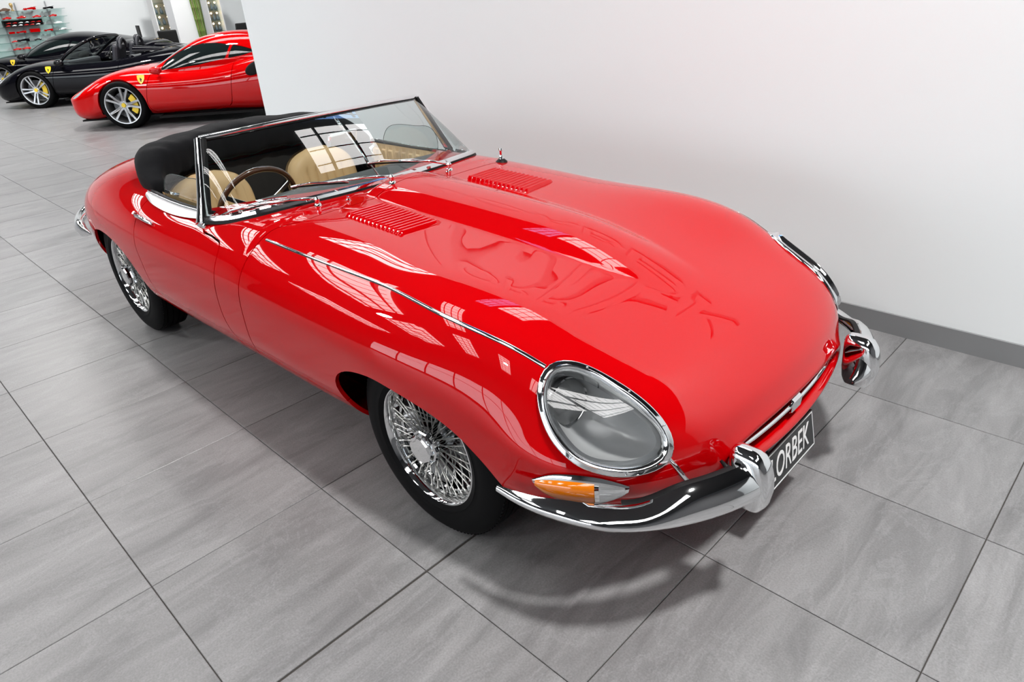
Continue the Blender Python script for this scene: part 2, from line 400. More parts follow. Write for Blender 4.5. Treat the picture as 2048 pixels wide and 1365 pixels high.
# street glazing along the far side of the aisle
M['street'] = mat('daylight_pane', (.8, .85, .9), .3, emit=((.86, .94, 1), STREET_STRENGTH))
nwin = len(SKYLIGHTS)
for k in range(8):
    xa = -11.6+2.2*k
    wn = struct(B().box((0, 0, .45), (2.1, .04, 3.2)).obj('window_%d' % (nwin+k+1), M['street'])); wn.location = (xa, Y0+.02, 0)
    b = B(); b.box((-.05, 0, .40), (0, .10, 3.25)); b.box((2.1, 0, .40), (2.15, .10, 3.25)); b.box((0, 0, .40), (2.1, .10, .45)); b.box((0, 0, 3.2), (2.1, .10, 3.25)); b.box((0, .0, 2.3), (2.1, .08, 2.35)); b.obj('window_frame', M['bar'], wn)
M['lampshade'] = mat('lamp_housing', (.25, .25, .26), .4, metal=.6)
M['lampglow'] = mat('lamp_diffuser', (.9, .9, .9), .4, emit=((1, .96, .9), 14))
for k, (cx, cy, pw_) in enumerate(LAMPS):
    h = tag(empty('high_bay_lamp', (cx, cy, LAMP_Z)), ['round high-bay lamp hanging above the front of the red roadster', 'round high-bay lamp over the open floor beside the roadster', 'added unseen fill lamp above the red coupe', 'added unseen fill lamp above the black convertible', 'added unseen fill lamp near the back wall', 'added unseen fill lamp over the aisle on the near side of the roadster'][k], 'lamp')
    B().lathe([(.30, .0), (.28, .05), (.16, .17), (.09, .20), (.09, .30), (.02, .32)], 32, 'z').obj('lamp_shade', M['lampshade'], h, smooth=50)
    B().lathe([(.001, .012), (.27, .012)], 32, 'z').obj('diffuser', M['lampglow'], h)
    B().tube([(0, 0, .30), (0, 0, CEIL-LAMP_Z+.055)], .012, 8).obj('suspension_rod', M['bar'], h)
    l = bpy.data.lights.new('lamp_light', 'AREA'); l.shape = 'DISK'; l.size = .5; l.energy = pw_; l.color = (1, .985, .965); lo = bpy.data.objects.new('lamp_light', l); link(lo, h); lo.location = (0, 0, -.01)
# ================================================================ the red roadster
YAW = math.radians(0.9); OX = 1.062; CY0 = 1.5
CO = np.array([OX*math.cos(YAW), CY0+OX*math.sin(YAW), 0.])
CR = np.array([[math.cos(YAW), -math.sin(YAW), 0], [math.sin(YAW), math.cos(YAW), 0], [0, 0, 1.]])
CC = CR.T @ (CAM-CO)
def carray(p):
    v = np.array([(p[0]-1024)/F_PX, (p[1]-682.5)/F_PX, 1.]); return CR.T @ (RC.T @ v)
def aty(p, y): v = carray(p); return CC+v*(y-CC[1])/v[1]
def atz(p, z): v = carray(p); return CC+v*(z-CC[2])/v[2]
def atx(p, x): v = carray(p); return CC+v*(x-CC[0])/v[0]
_cs, _ct = np.meshgrid(np.linspace(0, S_LIP, 420), np.linspace(0, 1, 220), indexing='ij')
_cx, _cy, _cz = body(_cs, _ct)
def _proj(side):
    V = np.stack([_cx, side*_cy, _cz], -1); c = (V @ CR.T+CO-CAM) @ RC.T
    return V, np.stack([1024+F_PX*c[..., 0]/c[..., 2], 682.5+F_PX*c[..., 1]/c[..., 2]], -1)
_PJ = {s: _proj(s) for s in (-1, 1)}
def cast(p, side=-1):
    """where the sight line through photo pixel p meets the body skin"""
    V, pr = _PJ[side]; v = carray(p); p = np.array(p, float); Q = [(0, 0), (1, 0), (1, 1), (0, 1)]; best = None; ns, nt = _cx.shape
    def cr(u, w): return u[..., 0]*w[..., 1]-u[..., 1]*w[..., 0]
    for tri in ((0, 1, 2), (0, 2, 3)):
        a, b, c = [pr[Q[k][0]:ns-1+Q[k][0], Q[k][1]:nt-1+Q[k][1]] for k in tri]
        d1 = cr(b-a, p-a); d2 = cr(c-b, p-b); d3 = cr(a-c, p-c)
        for i, j in zip(*np.nonzero(((d1 >= 0) & (d2 >= 0) & (d3 >= 0)) | ((d1 <= 0) & (d2 <= 0) & (d3 <= 0)))):
            T = [V[i+Q[k][0], j+Q[k][1]] for k in tri]; n = np.cross(T[1]-T[0], T[2]-T[0]); dn = n @ v
            if abs(dn) < 1e-15: continue
            t = n @ (T[0]-CC)/dn
            if t > 0 and (best is None or t < best[0]): best = (t, n/np.linalg.norm(n))
    if best is None:
        d = np.hypot(*(pr.reshape(-1, 2)-p).T); k = d.argmin(); return V.reshape(-1, 3)[k], np.array([0, side, 0.])
    n = best[1]; n = -n if n @ v > 0 else n
    return CC+best[0]*v, n
def casts(L, side=-1): return np.array([cast(p, side)[0] for p in L])
_xs = np.linspace(0, _d[15], 600); _xx = _f[0](_xs)
def ztop(x, y):
    """height of the upper skin over (x, y)"""
    x = np.asarray(x, float); y = np.asarray(y, float)
    front = sstep(0, .83, x); s = np.interp(x+.20*front*y*y, _xx, _xs)
    X_, ym, zm, zt, zb, nu, nl = [f(s) for f in _f]
    q = np.clip(np.abs(y)/ym, 0, 1); cz = (1-q**nu)**(1/nu)
    return zm+(zt-zm)*cz+sstep(.15, .75, cz)*topadd(x, y)
def ntop(x, y, h=.004):
    gx = (ztop(x+h, y)-ztop(x-h, y))/(2*h); gy = (ztop(x, y+h)-ztop(x, y-h))/(2*h)
    n = np.stack([-gx, -gy, np.ones_like(gx)], -1); return n/np.linalg.norm(n, axis=-1, keepdims=True)
def ontop(x, y, off=0.):
    x = np.asarray(x, float); y = np.asarray(y, float); p = np.stack([x, y, ztop(x, y)], -1); return p+ntop(x, y)*off
def mirror(P): P = np.array(P, float).copy(); P[..., 1] *= -1; return P

M['red'] = mat('red_paint', (.47, .0004, .0018), .5, coat=1., spec=0., coat_rough=.008)
M['chrome'] = mat('chrome', (.86, .87, .88), .045, metal=1.)
M['steel'] = mat('satin_steel', (.72, .73, .74), .22, metal=1.)
M['spoke'] = mat('spoke_wire', (.92, .90, .86), .28, metal=.85)
M['rubber'] = mat('black_rubber', (.006, .006, .0065), .5, spec=.2)
M['tyre'] = mat('tyre_rubber', (.005, .005, .0055), .55, spec=.06)
M['black'] = mat('matt_black', (.008, .008, .008), .7)
M['glass'] = thin_glass('clear_glass', (.80, .87, .86), .08)
M['lens'] = thin_glass('lamp_cover_glass', (.95, .96, .96), .10)
M['tan'] = mat('tan_leather', (.60, .40, .20), .5, spec=.4)
M['tandark'] = mat('tan_piping', (.30, .19, .09), .6)
M['carpet'] = mat('dark_carpet', (.02, .017, .015), .95)
M['dash'] = mat('black_dash_vinyl', (.013, .015, .015), .5)
M['wood'] = mat('steering_wheel_wood', (.10, .03, .010), .25, coat=.8)
M['amber'] = mat('amber_lens', (.80, .20, .004), .10, coat=1., trans=.15)
M['clear'] = mat('clear_lens', (.80, .82, .83), .10, coat=1., trans=.8)
M['bucket'] = mat('lamp_bucket_grey', (.55, .56, .57), .35, metal=.3)
M['white'] = mat('white_paint', (.85, .85, .85), .4)
M['plate'] = mat('number_plate_black', (.012, .013, .014), .35)
def cloth_material():
    m = mat('black_hood_cloth', (.007, .007, .008), .9, spec=.1, sheen=.04); nt, b = nodes_of(m); N = nt.nodes.new; L = nt.links.new
    g = N('ShaderNodeTexCoord'); n = N('ShaderNodeTexNoise'); n.inputs['Scale'].default_value = 5; n.inputs['Detail'].default_value = 5; L(g.outputs['Object'], n.inputs['Vector'])
    bp = N('ShaderNodeBump'); bp.inputs['Strength'].default_value = .25; bp.inputs['Distance'].default_value = .03; L(n.outputs[0], bp.inputs['Height']); L(bp.outputs[0], b.inputs['Normal']); return m
M['cloth'] = cloth_material()

car = tag(empty('convertible_car', tuple(CO), YAW), 'glossy red open-top classic sports car with long louvred bonnet and wire wheels', 'car')

# ---------------------------------------------------------------- skin grid
NS, NT = 460, 190
sg = np.linspace(0, SMAX, NS)
tg = np.r_[np.linspace(0, 1, NT), np.linspace(1, 0, NT)[1:]]
sd = np.r_[-np.ones(NT), np.ones(NT-1)]
SG, TG = np.meshgrid(sg, tg, indexing='ij')
gx, gy, gz = body(SG, TG); gy = gy*sd[None, :]
Pg = np.stack([gx, gy, gz], -1)
du = np.gradient(Pg, axis=0); dv = np.gradient(Pg, axis=1)
Ng = np.cross(du, dv); Ng /= (np.linalg.norm(Ng, axis=-1, keepdims=True)+1e-12)
if Ng[NS//2, NT-1, 2] < 0: Ng = -Ng
GV = np.concatenate([Pg, Ng], -1).reshape(-1, 6); nc = len(tg)
GF = []
for i in range(NS-1):
    for j in range(nc-1):
        a = i*nc+j; GF.append((a, a+1, a+nc+1, a+nc))
p0, p1, p2 = [GV[GF[len(GF)//2][k]] for k in (0, 1, 2)]
if np.cross(p1[:3]-p0[:3], p2[:3]-p0[:3]) @ p0[3:] < 0: GF = [f[::-1] for f in GF]

# outlines, traced on the near side and mirrored
ARCH_F = [(-.385, .42), (-.378, .455), (-.348, .487), (-.293, .513), (-.228, .526), (-.169, .530), (-.107, .525), (-.037, .516), (.037, .504), (.116, .485), (.186, .457), (.241, .423), (.289, .386), (.322, .345), (.342, .30), (.348, .05), (-.33, .05), (-.345, .33), (-.37, .38)]
ARCH_R = [(-2.745, .36), (-2.74, .45), (-2.70, .52), (-2.60, .563), (-2.45, .578), (-2.30, .566), (-2.17, .53), (-2.07, .475), (-2.00, .40), (-1.97, .33), (-1.95, .05), (-2.72, .05)]
COCKPIT = [(-1.13, 0), (-1.15, .15), (-1.21, .32), (-1.32, .50), (-1.43, .60), (-1.55, .652), (-1.75, .662), (-1.95, .655), (-2.10, .635), (-2.24, .58), (-2.34, .45), (-2.40, .25), (-2.42, 0)]
COCKPIT += [(x, -y) for x, y in COCKPIT[-2:0:-1]]
DOOR = [(-1.42, .90), (-1.37, .763), (-1.30, .757), (-1.22, .752), (-1.185, .745), (-1.165, .72), (-1.153, .66), (-1.152, .58), (-1.150, .50), (-1.138, .45), (-1.118, .41), (-1.10, .385), (-1.86, .395), (-1.895, .44), (-1.92, .52), (-1.945, .60), (-1.97, .70), (-2.02, .775), (-2.05, .90)]
HL_OUT = [(1089.5, 733), (1112.5, 721), (1134.5, 719.8), (1163, 727.5), (1207, 748.4), (1251, 774.7), (1292.8, 805.5), (1323.5, 836.3), (1343.3, 867), (1350.4, 893.4), (1345.5, 916.5), (1330, 933), (1299.4, 946), (1259.8, 953.9), (1226.8, 953.9), (1193.9, 947.3), (1163, 937.4), (1136.7, 919.8), (1112.5, 895.6), (1095, 869.2), (1081.8, 836.3), (1074, 803.3), (1073.4, 774.7), (1078.5, 750.6)]
HL_IN = [(1103.7, 752.8), (1117, 742.9), (1139, 741.8), (1171.9, 751.7), (1215.8, 777), (1259.8, 807.7), (1292.8, 836.3), (1319, 867), (1328, 889), (1319, 906.6), (1299.4, 919.8), (1270.8, 929.7), (1233.4, 930.8), (1193.9, 924.2), (1163, 911), (1134.5, 884.6), (1112.5, 851.7), (1098.2, 816.5), (1095.4, 781.3)]
def ppolar(L, n=64):
    L = np.array(L, float); c = np.array([1205., 838.]); a = np.arctan2(L[:, 1]-c[1], L[:, 0]-c[0]); o = np.argsort(a); a = a[o]; r = np.hypot(*(L[o]-c).T)
    f = nspline(np.r_[a[-3:]-2*np.pi, a, a[:3]+2*np.pi], np.r_[r[-3:], r, r[:3]]); u = np.linspace(-np.pi, np.pi, n, endpoint=False); rr = f(u); return np.stack([c[0]+rr*np.cos(u), c[1]+rr*np.sin(u)], 1)
HPO = ppolar(HL_OUT); HPI = ppolar(HL_IN)
HW = (0, .25, .5, .75, 1.)
HROW = []; HNRM = []
for w_ in HW:
    r_ = [cast(p_) for p_ in HPO*(1-w_)+HPI*w_]; P_ = np.array([q_[0] for q_ in r_]); N_ = np.array([q_[1] for q_ in r_])
    for _ in range(3): P_ = .25*np.roll(P_, 1, 0)+.5*P_+.25*np.roll(P_, -1, 0)
    for _ in range(8): N_ = .25*np.roll(N_, 1, 0)+.5*N_+.25*np.roll(N_, -1, 0)
    HROW.append(P_); HNRM.append(N_/np.linalg.norm(N_, axis=1)[:, None])
HROW = np.array(HROW); HNRM = np.array(HNRM)
def hring(w_):
    k = min(3, int(w_*4)) if w_ < 1 else 3; u = w_*4-k; return HROW[k]*(1-u)+HROW[k+1]*u, HNRM[k]*(1-u)+HNRM[k+1]*u
HO, HI = HROW[0], HROW[4]
hc = HO.mean(0); U_, S_, W_ = np.linalg.svd(HO-hc); hn = W_[2]; hn = hn if hn[2] > 0 else -hn
he1 = np.array([1, 0, 0])-hn*hn[0]; he1 /= np.linalg.norm(he1); he2 = np.cross(hn, he1)
def hl2(P): q = np.asarray(P)-hc; return np.stack([q @ he1, q @ he2], -1)
HM2 = hl2(HROW[2])
BONNET_X = lambda y: -.955+.062*(1-sstep(.50, .66, np.abs(y)))
ax_, ay_, az_ = (lambda V: V[:, 0]), (lambda V: V[:, 1]), (lambda V: V[:, 2])
def d_arch(V):
    d = np.minimum(sdpoly(V[:, 0], V[:, 2], smoothpoly(ARCH_F, 90)), sdpoly(V[:, 0], V[:, 2], smoothpoly(ARCH_R, 90)))
    return np.maximum(d, .42-np.abs(V[:, 1]))
V, F = GV, GF
V, F, _ = clip(V, F, d_arch(V))
d = np.maximum(sdpoly(V[:, 0], V[:, 1], smoothpoly(COCKPIT, 120)), .60-V[:, 2]); V, F, _ = clip(V, F, d)
def d_head(V):
    out = np.full(len(V), 1.)
    for s in (1, -1):
        Q = V[:, :3]*np.array([1, s, 1]); q = hl2(Q); dd = sdpoly(q[:, 0], q[:, 1], HM2); out = np.minimum(out, np.where((Q[:, 1] < 0) & (np.abs((Q-hc) @ hn) < .12), dd, 1.))
    return out
V, F, headcap = clip(V, F, d_head(V))
g = .0028
V, FB, FR = clip(V, F, V[:, 0]-BONNET_X(V[:, 1])-g)      # bonnet ahead of the shut line
V, _, FR = clip(V, FR, V[:, 0]-BONNET_X(V[:, 1])+g)
# groove along the sills
def d_sill(V): return np.where(np.abs(V[:, 1]) > .55, V[:, 2]-(.372+.012*np.clip((-V[:, 0]-1)/1, -1, 1)), 1.)
dd = smoothpoly(DOOR, 160)
d = np.where((np.abs(V[:, 1]) > .5), sdpoly(V[:, 0], V[:, 2], dd), 1.)
V, FT, FDall = clip(V, FR, d-g)
V, _, FD = clip(V, FDall, sdpoly(V[:, 0], V[:, 2], dd)+g)
V, FDr, FDl = clip(V, FD, -V[:, 1])
V, FT, FS = clip(V, FT, d_sill(V)-.0016); V, _, FS = clip(V, FS, d_sill(V)+.0016)
V, FB, FS2 = clip(V, FB, np.where(V[:, 0] < -.3, d_sill(V)-.0016, 1)); V, _, FS2 = clip(V, FS2, d_sill(V)+.0016)
panel('body_tub', V, FT, M['red'], car, label='red rear body and scuttle')
bonnet = panel('bonnet', V, FB, M['red'], car, label='long red forward-hinged bonnet')
doorR = panel('door', V, FDr, M['red'], car)
doorL = panel('door', V, FDl, M['red'], car)
for fs in (FS, FS2):
    V, FSr, FSl = clip(V, fs, -V[:, 1])
    for g_ in (FSr, FSl):
        V, ga, gb = clip(V, g_, V[:, 0]+2.4)
        for h_ in (ga, gb):
            if len(h_) > 3: panel('sill', V, h_, M['red'], car)
# floor pan and wheel housings close the inside
b = B(); b.box((-2.9, -.55, .19), (.3, .55, .21)); b.box((-.47, -.60, .19), (-.45, .60, .70)); b.obj('floor_pan', M['black'], car)
for s in (-1, 1):
    for xc, r in ((0, .365), (-2.44, .365)):
        b = B(); rings = []
        for yy in (.70 if xc == 0 else .74, .50): rings.append([(xc+r*math.cos(a), s*yy, .34+r*.58*math.sin(a)) for a in np.linspace(.05, math.pi-.05, 24)])
        b.loft(rings, False, False); b.prism([(xc+r*math.cos(a), .34+r*.58*math.sin(a)) for a in np.linspace(.05, math.pi-.05, 24)], s*.50, s*.495)
        b.obj('wheel_housing', M['black'], car, smooth=40)

# ---------------------------------------------------------------- louvres, pressed one by one
q = {k: np.array(v) for k, v in dict(ri=(-.800, .222), fi=(-.445, .228), ro=(-.803, .416), fo=(-.458, .418)).items()}
NL = 14
for s in (-1, 1):
    for k in range(NL):
        a = q['ri']+(q['fi']-q['ri'])*(k+.5)/NL; c = q['ro']+(q['fo']-q['ro'])*(k+.5)/NL
        G = []; w_ = .0118
        for u in np.linspace(0, 1, 17):
            p = a+(c-a)*u; e = min(1, (min(u, 1-u)*(c-a)[1]/.013)) ; e = math.sin(e*math.pi/2)**.8
            row = []
            for v in np.linspace(-1, 1, 9):
                h = .0125*e*(math.cos((v+.25)/1.25*math.pi/2) if v > -.25 else math.cos((v+.25)/.75*math.pi/2)**.6)
                row.append(ontop(p[0]+v*w_*(.35+.65*e), s*p[1], h+.0003))
            G.append(row)
        B().grid(G).obj('louvre', M['red'], bonnet, smooth=True)

# ---------------------------------------------------------------- bright bead along each wing seam
bead = smoothpoly(casts([(533, 479.3), (600, 506.5), (688, 540), (776, 574), (875, 624), (955, 661), (1033.6, 699), (1091, 733)]), 60, False)
bead2 = smoothpoly(casts([(1338, 918), (1352, 934), (1364, 949), (1378, 966)]), 14, False)
for s in (1, -1):
    for P_ in (bead, bead2):
        Q = P_*np.array([1, s, 1])
        b = B(); N_ = np.array([0, -s*.35, .93]) if P_ is bead else np.array([.62, -s*.62, .48])
        b.tube(Q-.0008*N_, .0062, 8, up=N_, prof=[(-1, -.2), (-.7, .45), (0, .75), (.7, .45), (1, -.2), (0, -.6)])
        b.obj('seam_bead', M['chrome'], bonnet, smooth=50)
        b = B(); b.tube(Q-  .0035*N_, .0078, 6, up=N_, prof=[(-1, .1), (-.8, .4), (.8, .4), (1, .1), (0, -.3)]); b.obj('seam_gap', M['black'], bonnet)

# ---------------------------------------------------------------- faired headlamps
LV, LF = compact(V, [f for f in headcap])
for s in (-1, 1):
    side = np.array([1, -s, 1])           # s=-1 keeps the traced side
    fs = [f for f in LF if LV[f[0], 1]*s > 0]
    v6, f6 = compact(LV, fs)
    q6 = hl2(v6[:, :3]*side); bul = .004+.024*np.sin(np.clip(-sdpoly(q6[:, 0], q6[:, 1], HM2)/.09, 0, 1)*math.pi/2)
    cover = panel('headlamp_cover', v6, f6, M['lens'], car, lip=0, off=bul[:, None], label='clear glass cowl over the recessed headlamp')
    nn = hn*side
    b = B(); G = []
    for w, h in ((0, -.004), (.01, .004), (.06, .008), (.15, .009), (.42, .009), (.50, .010), (.58, .018), (.70, .024), (.84, .022), (.95, .012), (1.0, -.002)):
        P_, N_ = hring(w); G.append([p for p in (P_+N_*h)*side])
    P_, N_ = hring(1.); G.append([p for p in (P_-N_*.03)*side])
    ring = b.grid(G, True).obj('headlamp_ring', M['chrome'], car, smooth=60, label='egg-shaped chrome headlamp surround')
    P_, N_ = hring(.28)
    for k in (4, 13, 24, 33, 44, 55): B().ball((P_[k]+N_[k]*.009)*side, .0035, 8, (1, 1, .6)).obj('screw', M['steel'], ring, smooth=True)
    # recess behind the glass
    cen = (HI.mean(0))*side; back = cen+np.array([-.05, 0, 0])-nn*.125
    G = []
    for w, d in ((0, .0), (.03, .03), (.10, .07), (.25, .105), (.5, .125), (.8, .13), (1., .13)):
        G.append([(p*(1-w)+cen*w)-nn*d+np.array([-.02*w, 0, 0]) for p in HI*side])
    B().grid(G, True).obj('headlamp_bucket', M['bucket'], car, smooth=True)
    q_ = cast((1138, 806))[0]; v_ = carray((1138, 806)); lc = (q_+v_/np.linalg.norm(v_)*.085)*side
    b = B(); b.lathe([(.001, .028), (.03, .0255), (.055, .018), (.074, .006), (.082, -.004)], 32, 'x'); lamp = b.obj('headlamp', M['clear'], car, smooth=True); 
    b = B(); b.lathe([(.0815, -.006), (.086, .0), (.090, -.004), (.088, -.02), (.06, -.05), (.02, -.065), (.001, -.068)], 32, 'x'); b.obj('lamp_bowl', M['chrome'], lamp, smooth=50)
    lamp.scale = (.8, .8, .8); lamp.location = lc; lamp.rotation_euler = (0, math.radians(-6), math.radians(-6*s*-1))

# ---------------------------------------------------------------- mouth: grille backing, bar, badge
B().box((.58, -.42, .30), (.60, .42, .52)).obj('radiator_grille', M['black'], car)
ys = np.linspace(-.345, .345, 41); bar = [(.812-.20*y*y, y, .418) for y in ys]
mb = B().tube(bar, [.0105*max(.35, min(1, (.36-abs(y))*9)) for y in ys], 10, prof=[(-.8, -.55), (-.25, -.9), (.5, -.6), (.8, 0), (.5, .6), (-.25, .9), (-.8, .55)]).obj('grille_bar', M['chrome'], car, smooth=60, label='slim chrome bar across the air intake')
b = B(); b.prism([(.0, -.026), (.012, -.018), (.014, .018), (.0, .026)], -.030, .030, 'xz'); bd = b.obj('badge', M['chrome'], mb, bevel=.004); bd.location = (.812, 0, .418)

# ---------------------------------------------------------------- bumpers, overriders, lamps
bump = smoothpoly([(.362, -.812, .412), (.44, -.808, .411), (.53, -.789, .410), (.645, -.738, .409), (.740, -.660, .408), (.815, -.560, .407), (.862, -.458, .407), (.884, -.385, .407), (.889, -.335, .407), (.880, -.295, .408)], 50, False)
for s in (-1, 1):
    side = np.array([1, -s, 1]); rings = []; seal = []; n = len(bump)
    for i, p in enumerate(bump):
        t = bump[min(i+1, n-1)]-bump[max(i-1, 0)]; t /= np.linalg.norm(t); o_ = np.array([t[1], -t[0], 0]); o_ = -o_ if o_[1] > 0 and i < n*.8 else o_
        o_ = np.array([-t[1], t[0], 0]) if (np.array([-t[1], t[0], 0]) @ np.array([.5, -1, 0])) > 0 else np.array([t[1], -t[0], 0])
        u = i/(n-1); hgt = (.010+.014*min(1, u*4)+.023*float(sstep(.42, .68, u)))*min(1, .18+(1-u)*7); p = p+np.array([0, 0, hgt-.047+.006]) ; dep = .036*min(1, .15+2.2*u)*min(1, .3+(1-u)*6)
        prof = [(-.9, .62), (-.55, .98), (-.1, .86), (.45, .52), (.85, .1), (1., -.35), (.9, -.72), (.45, -.98), (-.1, -.95), (-.1, -.8), (.4, -.75), (.6, -.4), (.2, .3), (-.5, .75)]
        rings.append([(p+o_*a*dep+np.array([0, 0, c*hgt]))*side for a, c in prof])
        seal.append((p-o_*(dep*.55+.010)+np.array([0, 0, hgt*.80]))*side)
    bb = B().loft(rings).obj('front_bumper', M['chrome'], car, smooth=50, label='chrome quarter bumper')
    # black rubber between bumper and bodywork
    B().tube(seal[21:-9], .0085, 8, prof=[(-1.6, -.5), (-1.4, .3), (0, .6), (1, .3), (1.2, -.5)]).obj('bumper_seal', M['rubber'], bb, smooth=50)
    # overrider
    rings = []
    for z, x0, x1, w in ((.318, .845, .890, .016), (.323, .832, .908, .026), (.345, .822, .922, .032), (.385, .816, .928, .034), (.43, .814, .924, .033), (.465, .812, .914, .030), (.485, .814, .900, .025), (.494, .822, .886, .016), (.497, .835, .874, .007)):
        cx_, hx = (x0+x1)/2, (x1-x0)/2
        rings.append([(cx_+hx*np.sign(math.cos(a))*abs(math.cos(a))**.55, -s*-(.388)*1+w*np.sign(math.sin(a))*abs(math.sin(a))**.6 if s > 0 else -.388+w*np.sign(math.sin(a))*abs(math.sin(a))**.6, z) for a in np.linspace(0, 2*math.pi, 32, endpoint=False)])
    ov = B().loft(rings).obj('overrider', M['chrome'], car, smooth=45, label='upright chrome overrider')
    # rubber collar where the blade meets the overrider
    pc = [np.array([.80+.10*u, (-.424-.006*u), .452-.062*u])*side for u in np.linspace(0, 1, 6)]
    B().tube(pc, [.004, .007, .008, .008, .007, .004], 8).obj('collar', M['rubber'], ov, smooth=True)
    # indicator and side lamp
    L = smoothpoly(casts([(1066, 957), (1110, 952), (1160, 955), (1215, 963), (1258, 973)]), 24, False)*side
    Lb = smoothpoly(casts([(1068, 963), (1100, 987), (1150, 999), (1205, 1001), (1256, 983)]), 24, False)*side
    mid = (L+Lb)/2; nrm = []
    for i in range(24):
        t = L[min(i+1, 23)]-L[max(i-1, 0)]; u_ = L[i]-Lb[i]+1e-6; n_ = np.cross(t, u_); n_ /= np.linalg.norm(n_); n_ = n_ if n_[0] > 0 else -n_; nrm.append(n_)
    nrm = np.array(nrm)
    def shell(i0, i1, bulge, m, name, parent, grow=0., label=None):
        G = []
        for i in range(i0, i1+1):
            e = math.sin(math.pi*min(1, max(0, (i+.5)/24)))**.5; row = []
            for v in np.linspace(-1, 1, 11):
                base = mid[i]+(L[i]-Lb[i])*.5*v*(1+grow); row.append(base+nrm[i]*(.004+bulge*e*math.sqrt(max(0, 1-v*v))))
            G.append(row)
        return B().grid(G).obj(name, m, parent, smooth=True, label=label)
    ind = shell(0, 23, .012, M['chrome'], 'lamp_base', car, .22, 'chrome plinth of the front side lamp')
    shell(1, 15, .026, M['amber'], 'indicator_lens', ind, -.06, 'amber indicator lens')
    shell(16, 22, .027, M['clear'], 'side_lamp_lens', ind, -.06, 'clear side lamp lens')
    # rear bumper
    rb = smoothpoly([(-2.72, -.812, .515), (-2.84, -.808, .508), (-2.97, -.790, .503), (-3.10, -.748, .50), (-3.25, -.675, .50), (-3.40, -.56, .50), (-3.52, -.40, .50), (-3.57, -.22, .50)], 30, False)*side; rings = []
    for i, p in enumerate(rb):
        t = rb[min(i+1, 29)]-rb[max(i-1, 0)]; t /= np.linalg.norm(t); o_ = np.array([-t[1], t[0], 0]); o_ = o_ if o_[0] < 0 else -o_; e = min(1, .15+i*.16)
        rings.append([p+o_*.032*math.cos(a)*e+np.array([0, 0, .050*math.sin(a)*e]) for a in np.linspace(0, 2*math.pi, 16, endpoint=False)])
    B().loft(rings).obj('rear_bumper', M['chrome'], car, smooth=60)

# ---------------------------------------------------------------- number plate
pl = B().box((-.004, -.186, -.064), (.004, .186, .064)).obj('number_plate', M['plate'], car, label='black number plate with white italic letters')
pl.location = (.818, 0, .232); pl.rotation_euler = (0, math.radians(-12), 0)
b = B()
for z0, z1, y0, y1 in ((-.060, -.0565, -.182, .182), (.0565, .060, -.182, .182), (-.060, .060, -.182, -.1785), (-.060, .060, .1785, .182)): b.box((.004, y0, z0), (.0052, y1, z1))
b.obj('plate_border', M['white'], pl)
for s in (-1, 1): B().tube([(-.004, s*.10, .03), (-.05, s*.10, .10), (-.12, s*.10, .13)], .008, 8).obj('plate_bracket', M['black'], pl)
def text_mesh(txt, size, depth=.001, shear=0., bold=0.):
    c = bpy.data.curves.new('lettering', 'FONT'); c.body = txt; c.size = size; c.extrude = depth; c.align_x = 'CENTER'; c.align_y = 'CENTER'; c.shear = shear; c.offset = bold; c.resolution_u = 4
    o = bpy.data.objects.new('lettering', c); COL.objects.link(o); dg = bpy.context.evaluated_depsgraph_get(); me = bpy.data.meshes.new_from_object(o.evaluated_get(dg)); bpy.data.objects.remove(o); bpy.data.curves.remove(c); return me
me = text_mesh('LORBEK', .098, .0008, .32); me.materials.clear(); me.materials.append(M['white'])
tx = inst('lettering', me, pl, (.0054, 0, -.002), (math.pi/2, 0, math.pi/2), (.78, 1.12, 1))

# ---------------------------------------------------------------- wire wheels
def wheel_parts():
    side_ = [(.198, -.072), (.206, -.084), (.222, -.089), (.226, -.0915), (.230, -.0895), (.245, -.0925), (.272, -.091), (.300, -.082), (.312, -.073), (.319, -.066)]
    top_ = []
    for yc in (-.045, -.015, .015, .045): top_ += [(.3245-(abs(yc)-.015)*.05, yc-.0045), (.318, yc-.0025), (.318, yc+.0025), (.3245-(abs(yc)-.015)*.05, yc+.0045)]
    tyre = B().lathe(side_+[(.322, -.061)]+top_+[(.322, .061)]+[(r, -h) for r, h in side_[::-1]], 96)
    tread = B()
    for k in range(110):
        a = 2*math.pi*k/110; Mx = Matrix.Rotation(-a, 4, 'Y')
        for s_ in (-1, 1): tread.box((.3100, s_*.060-.006, -.0046), (.3222, s_*.060+.005, .0046), Mx)
    rim = B().lathe([(.204, -.0755), (.2095, -.080), (.209, -.0845), (.2045, -.0855), (.2005, -.081), (.1985, -.073), (.1955, -.066), (.1945, -.056), (.190, -.050), (.189, -.034), (.184, -.028), (.182, .03), (.188, .05), (.192, .066), (.206, .08), (.203, .082), (.18, .06), (.176, .03), (.178, -.028)], 96)
    hub = B().lathe([(.001, .055), (.052, .055), (.054, .02), (.046, -.015), (.043, -.055), (.046, -.068), (.040, -.074), (.001, -.074)], 40)
    nut = B().lathe([(.038, -.070), (.056, -.076), (.056, -.088), (.051, -.092), (.049, -.106), (.045, -.111), (.001, -.113)], 10)
    disc = B().lathe([(.06, .062), (.135, .062), (.135, .074), (.06, .074)], 48)
    cal = B().prism([(.09, -.03), (.155, -.05), (.155, .05), (.09, .03)], .045, .095)
    return tyre, tread, rim, hub, nut, disc, cal
tp = wheel_parts()
wm = {}
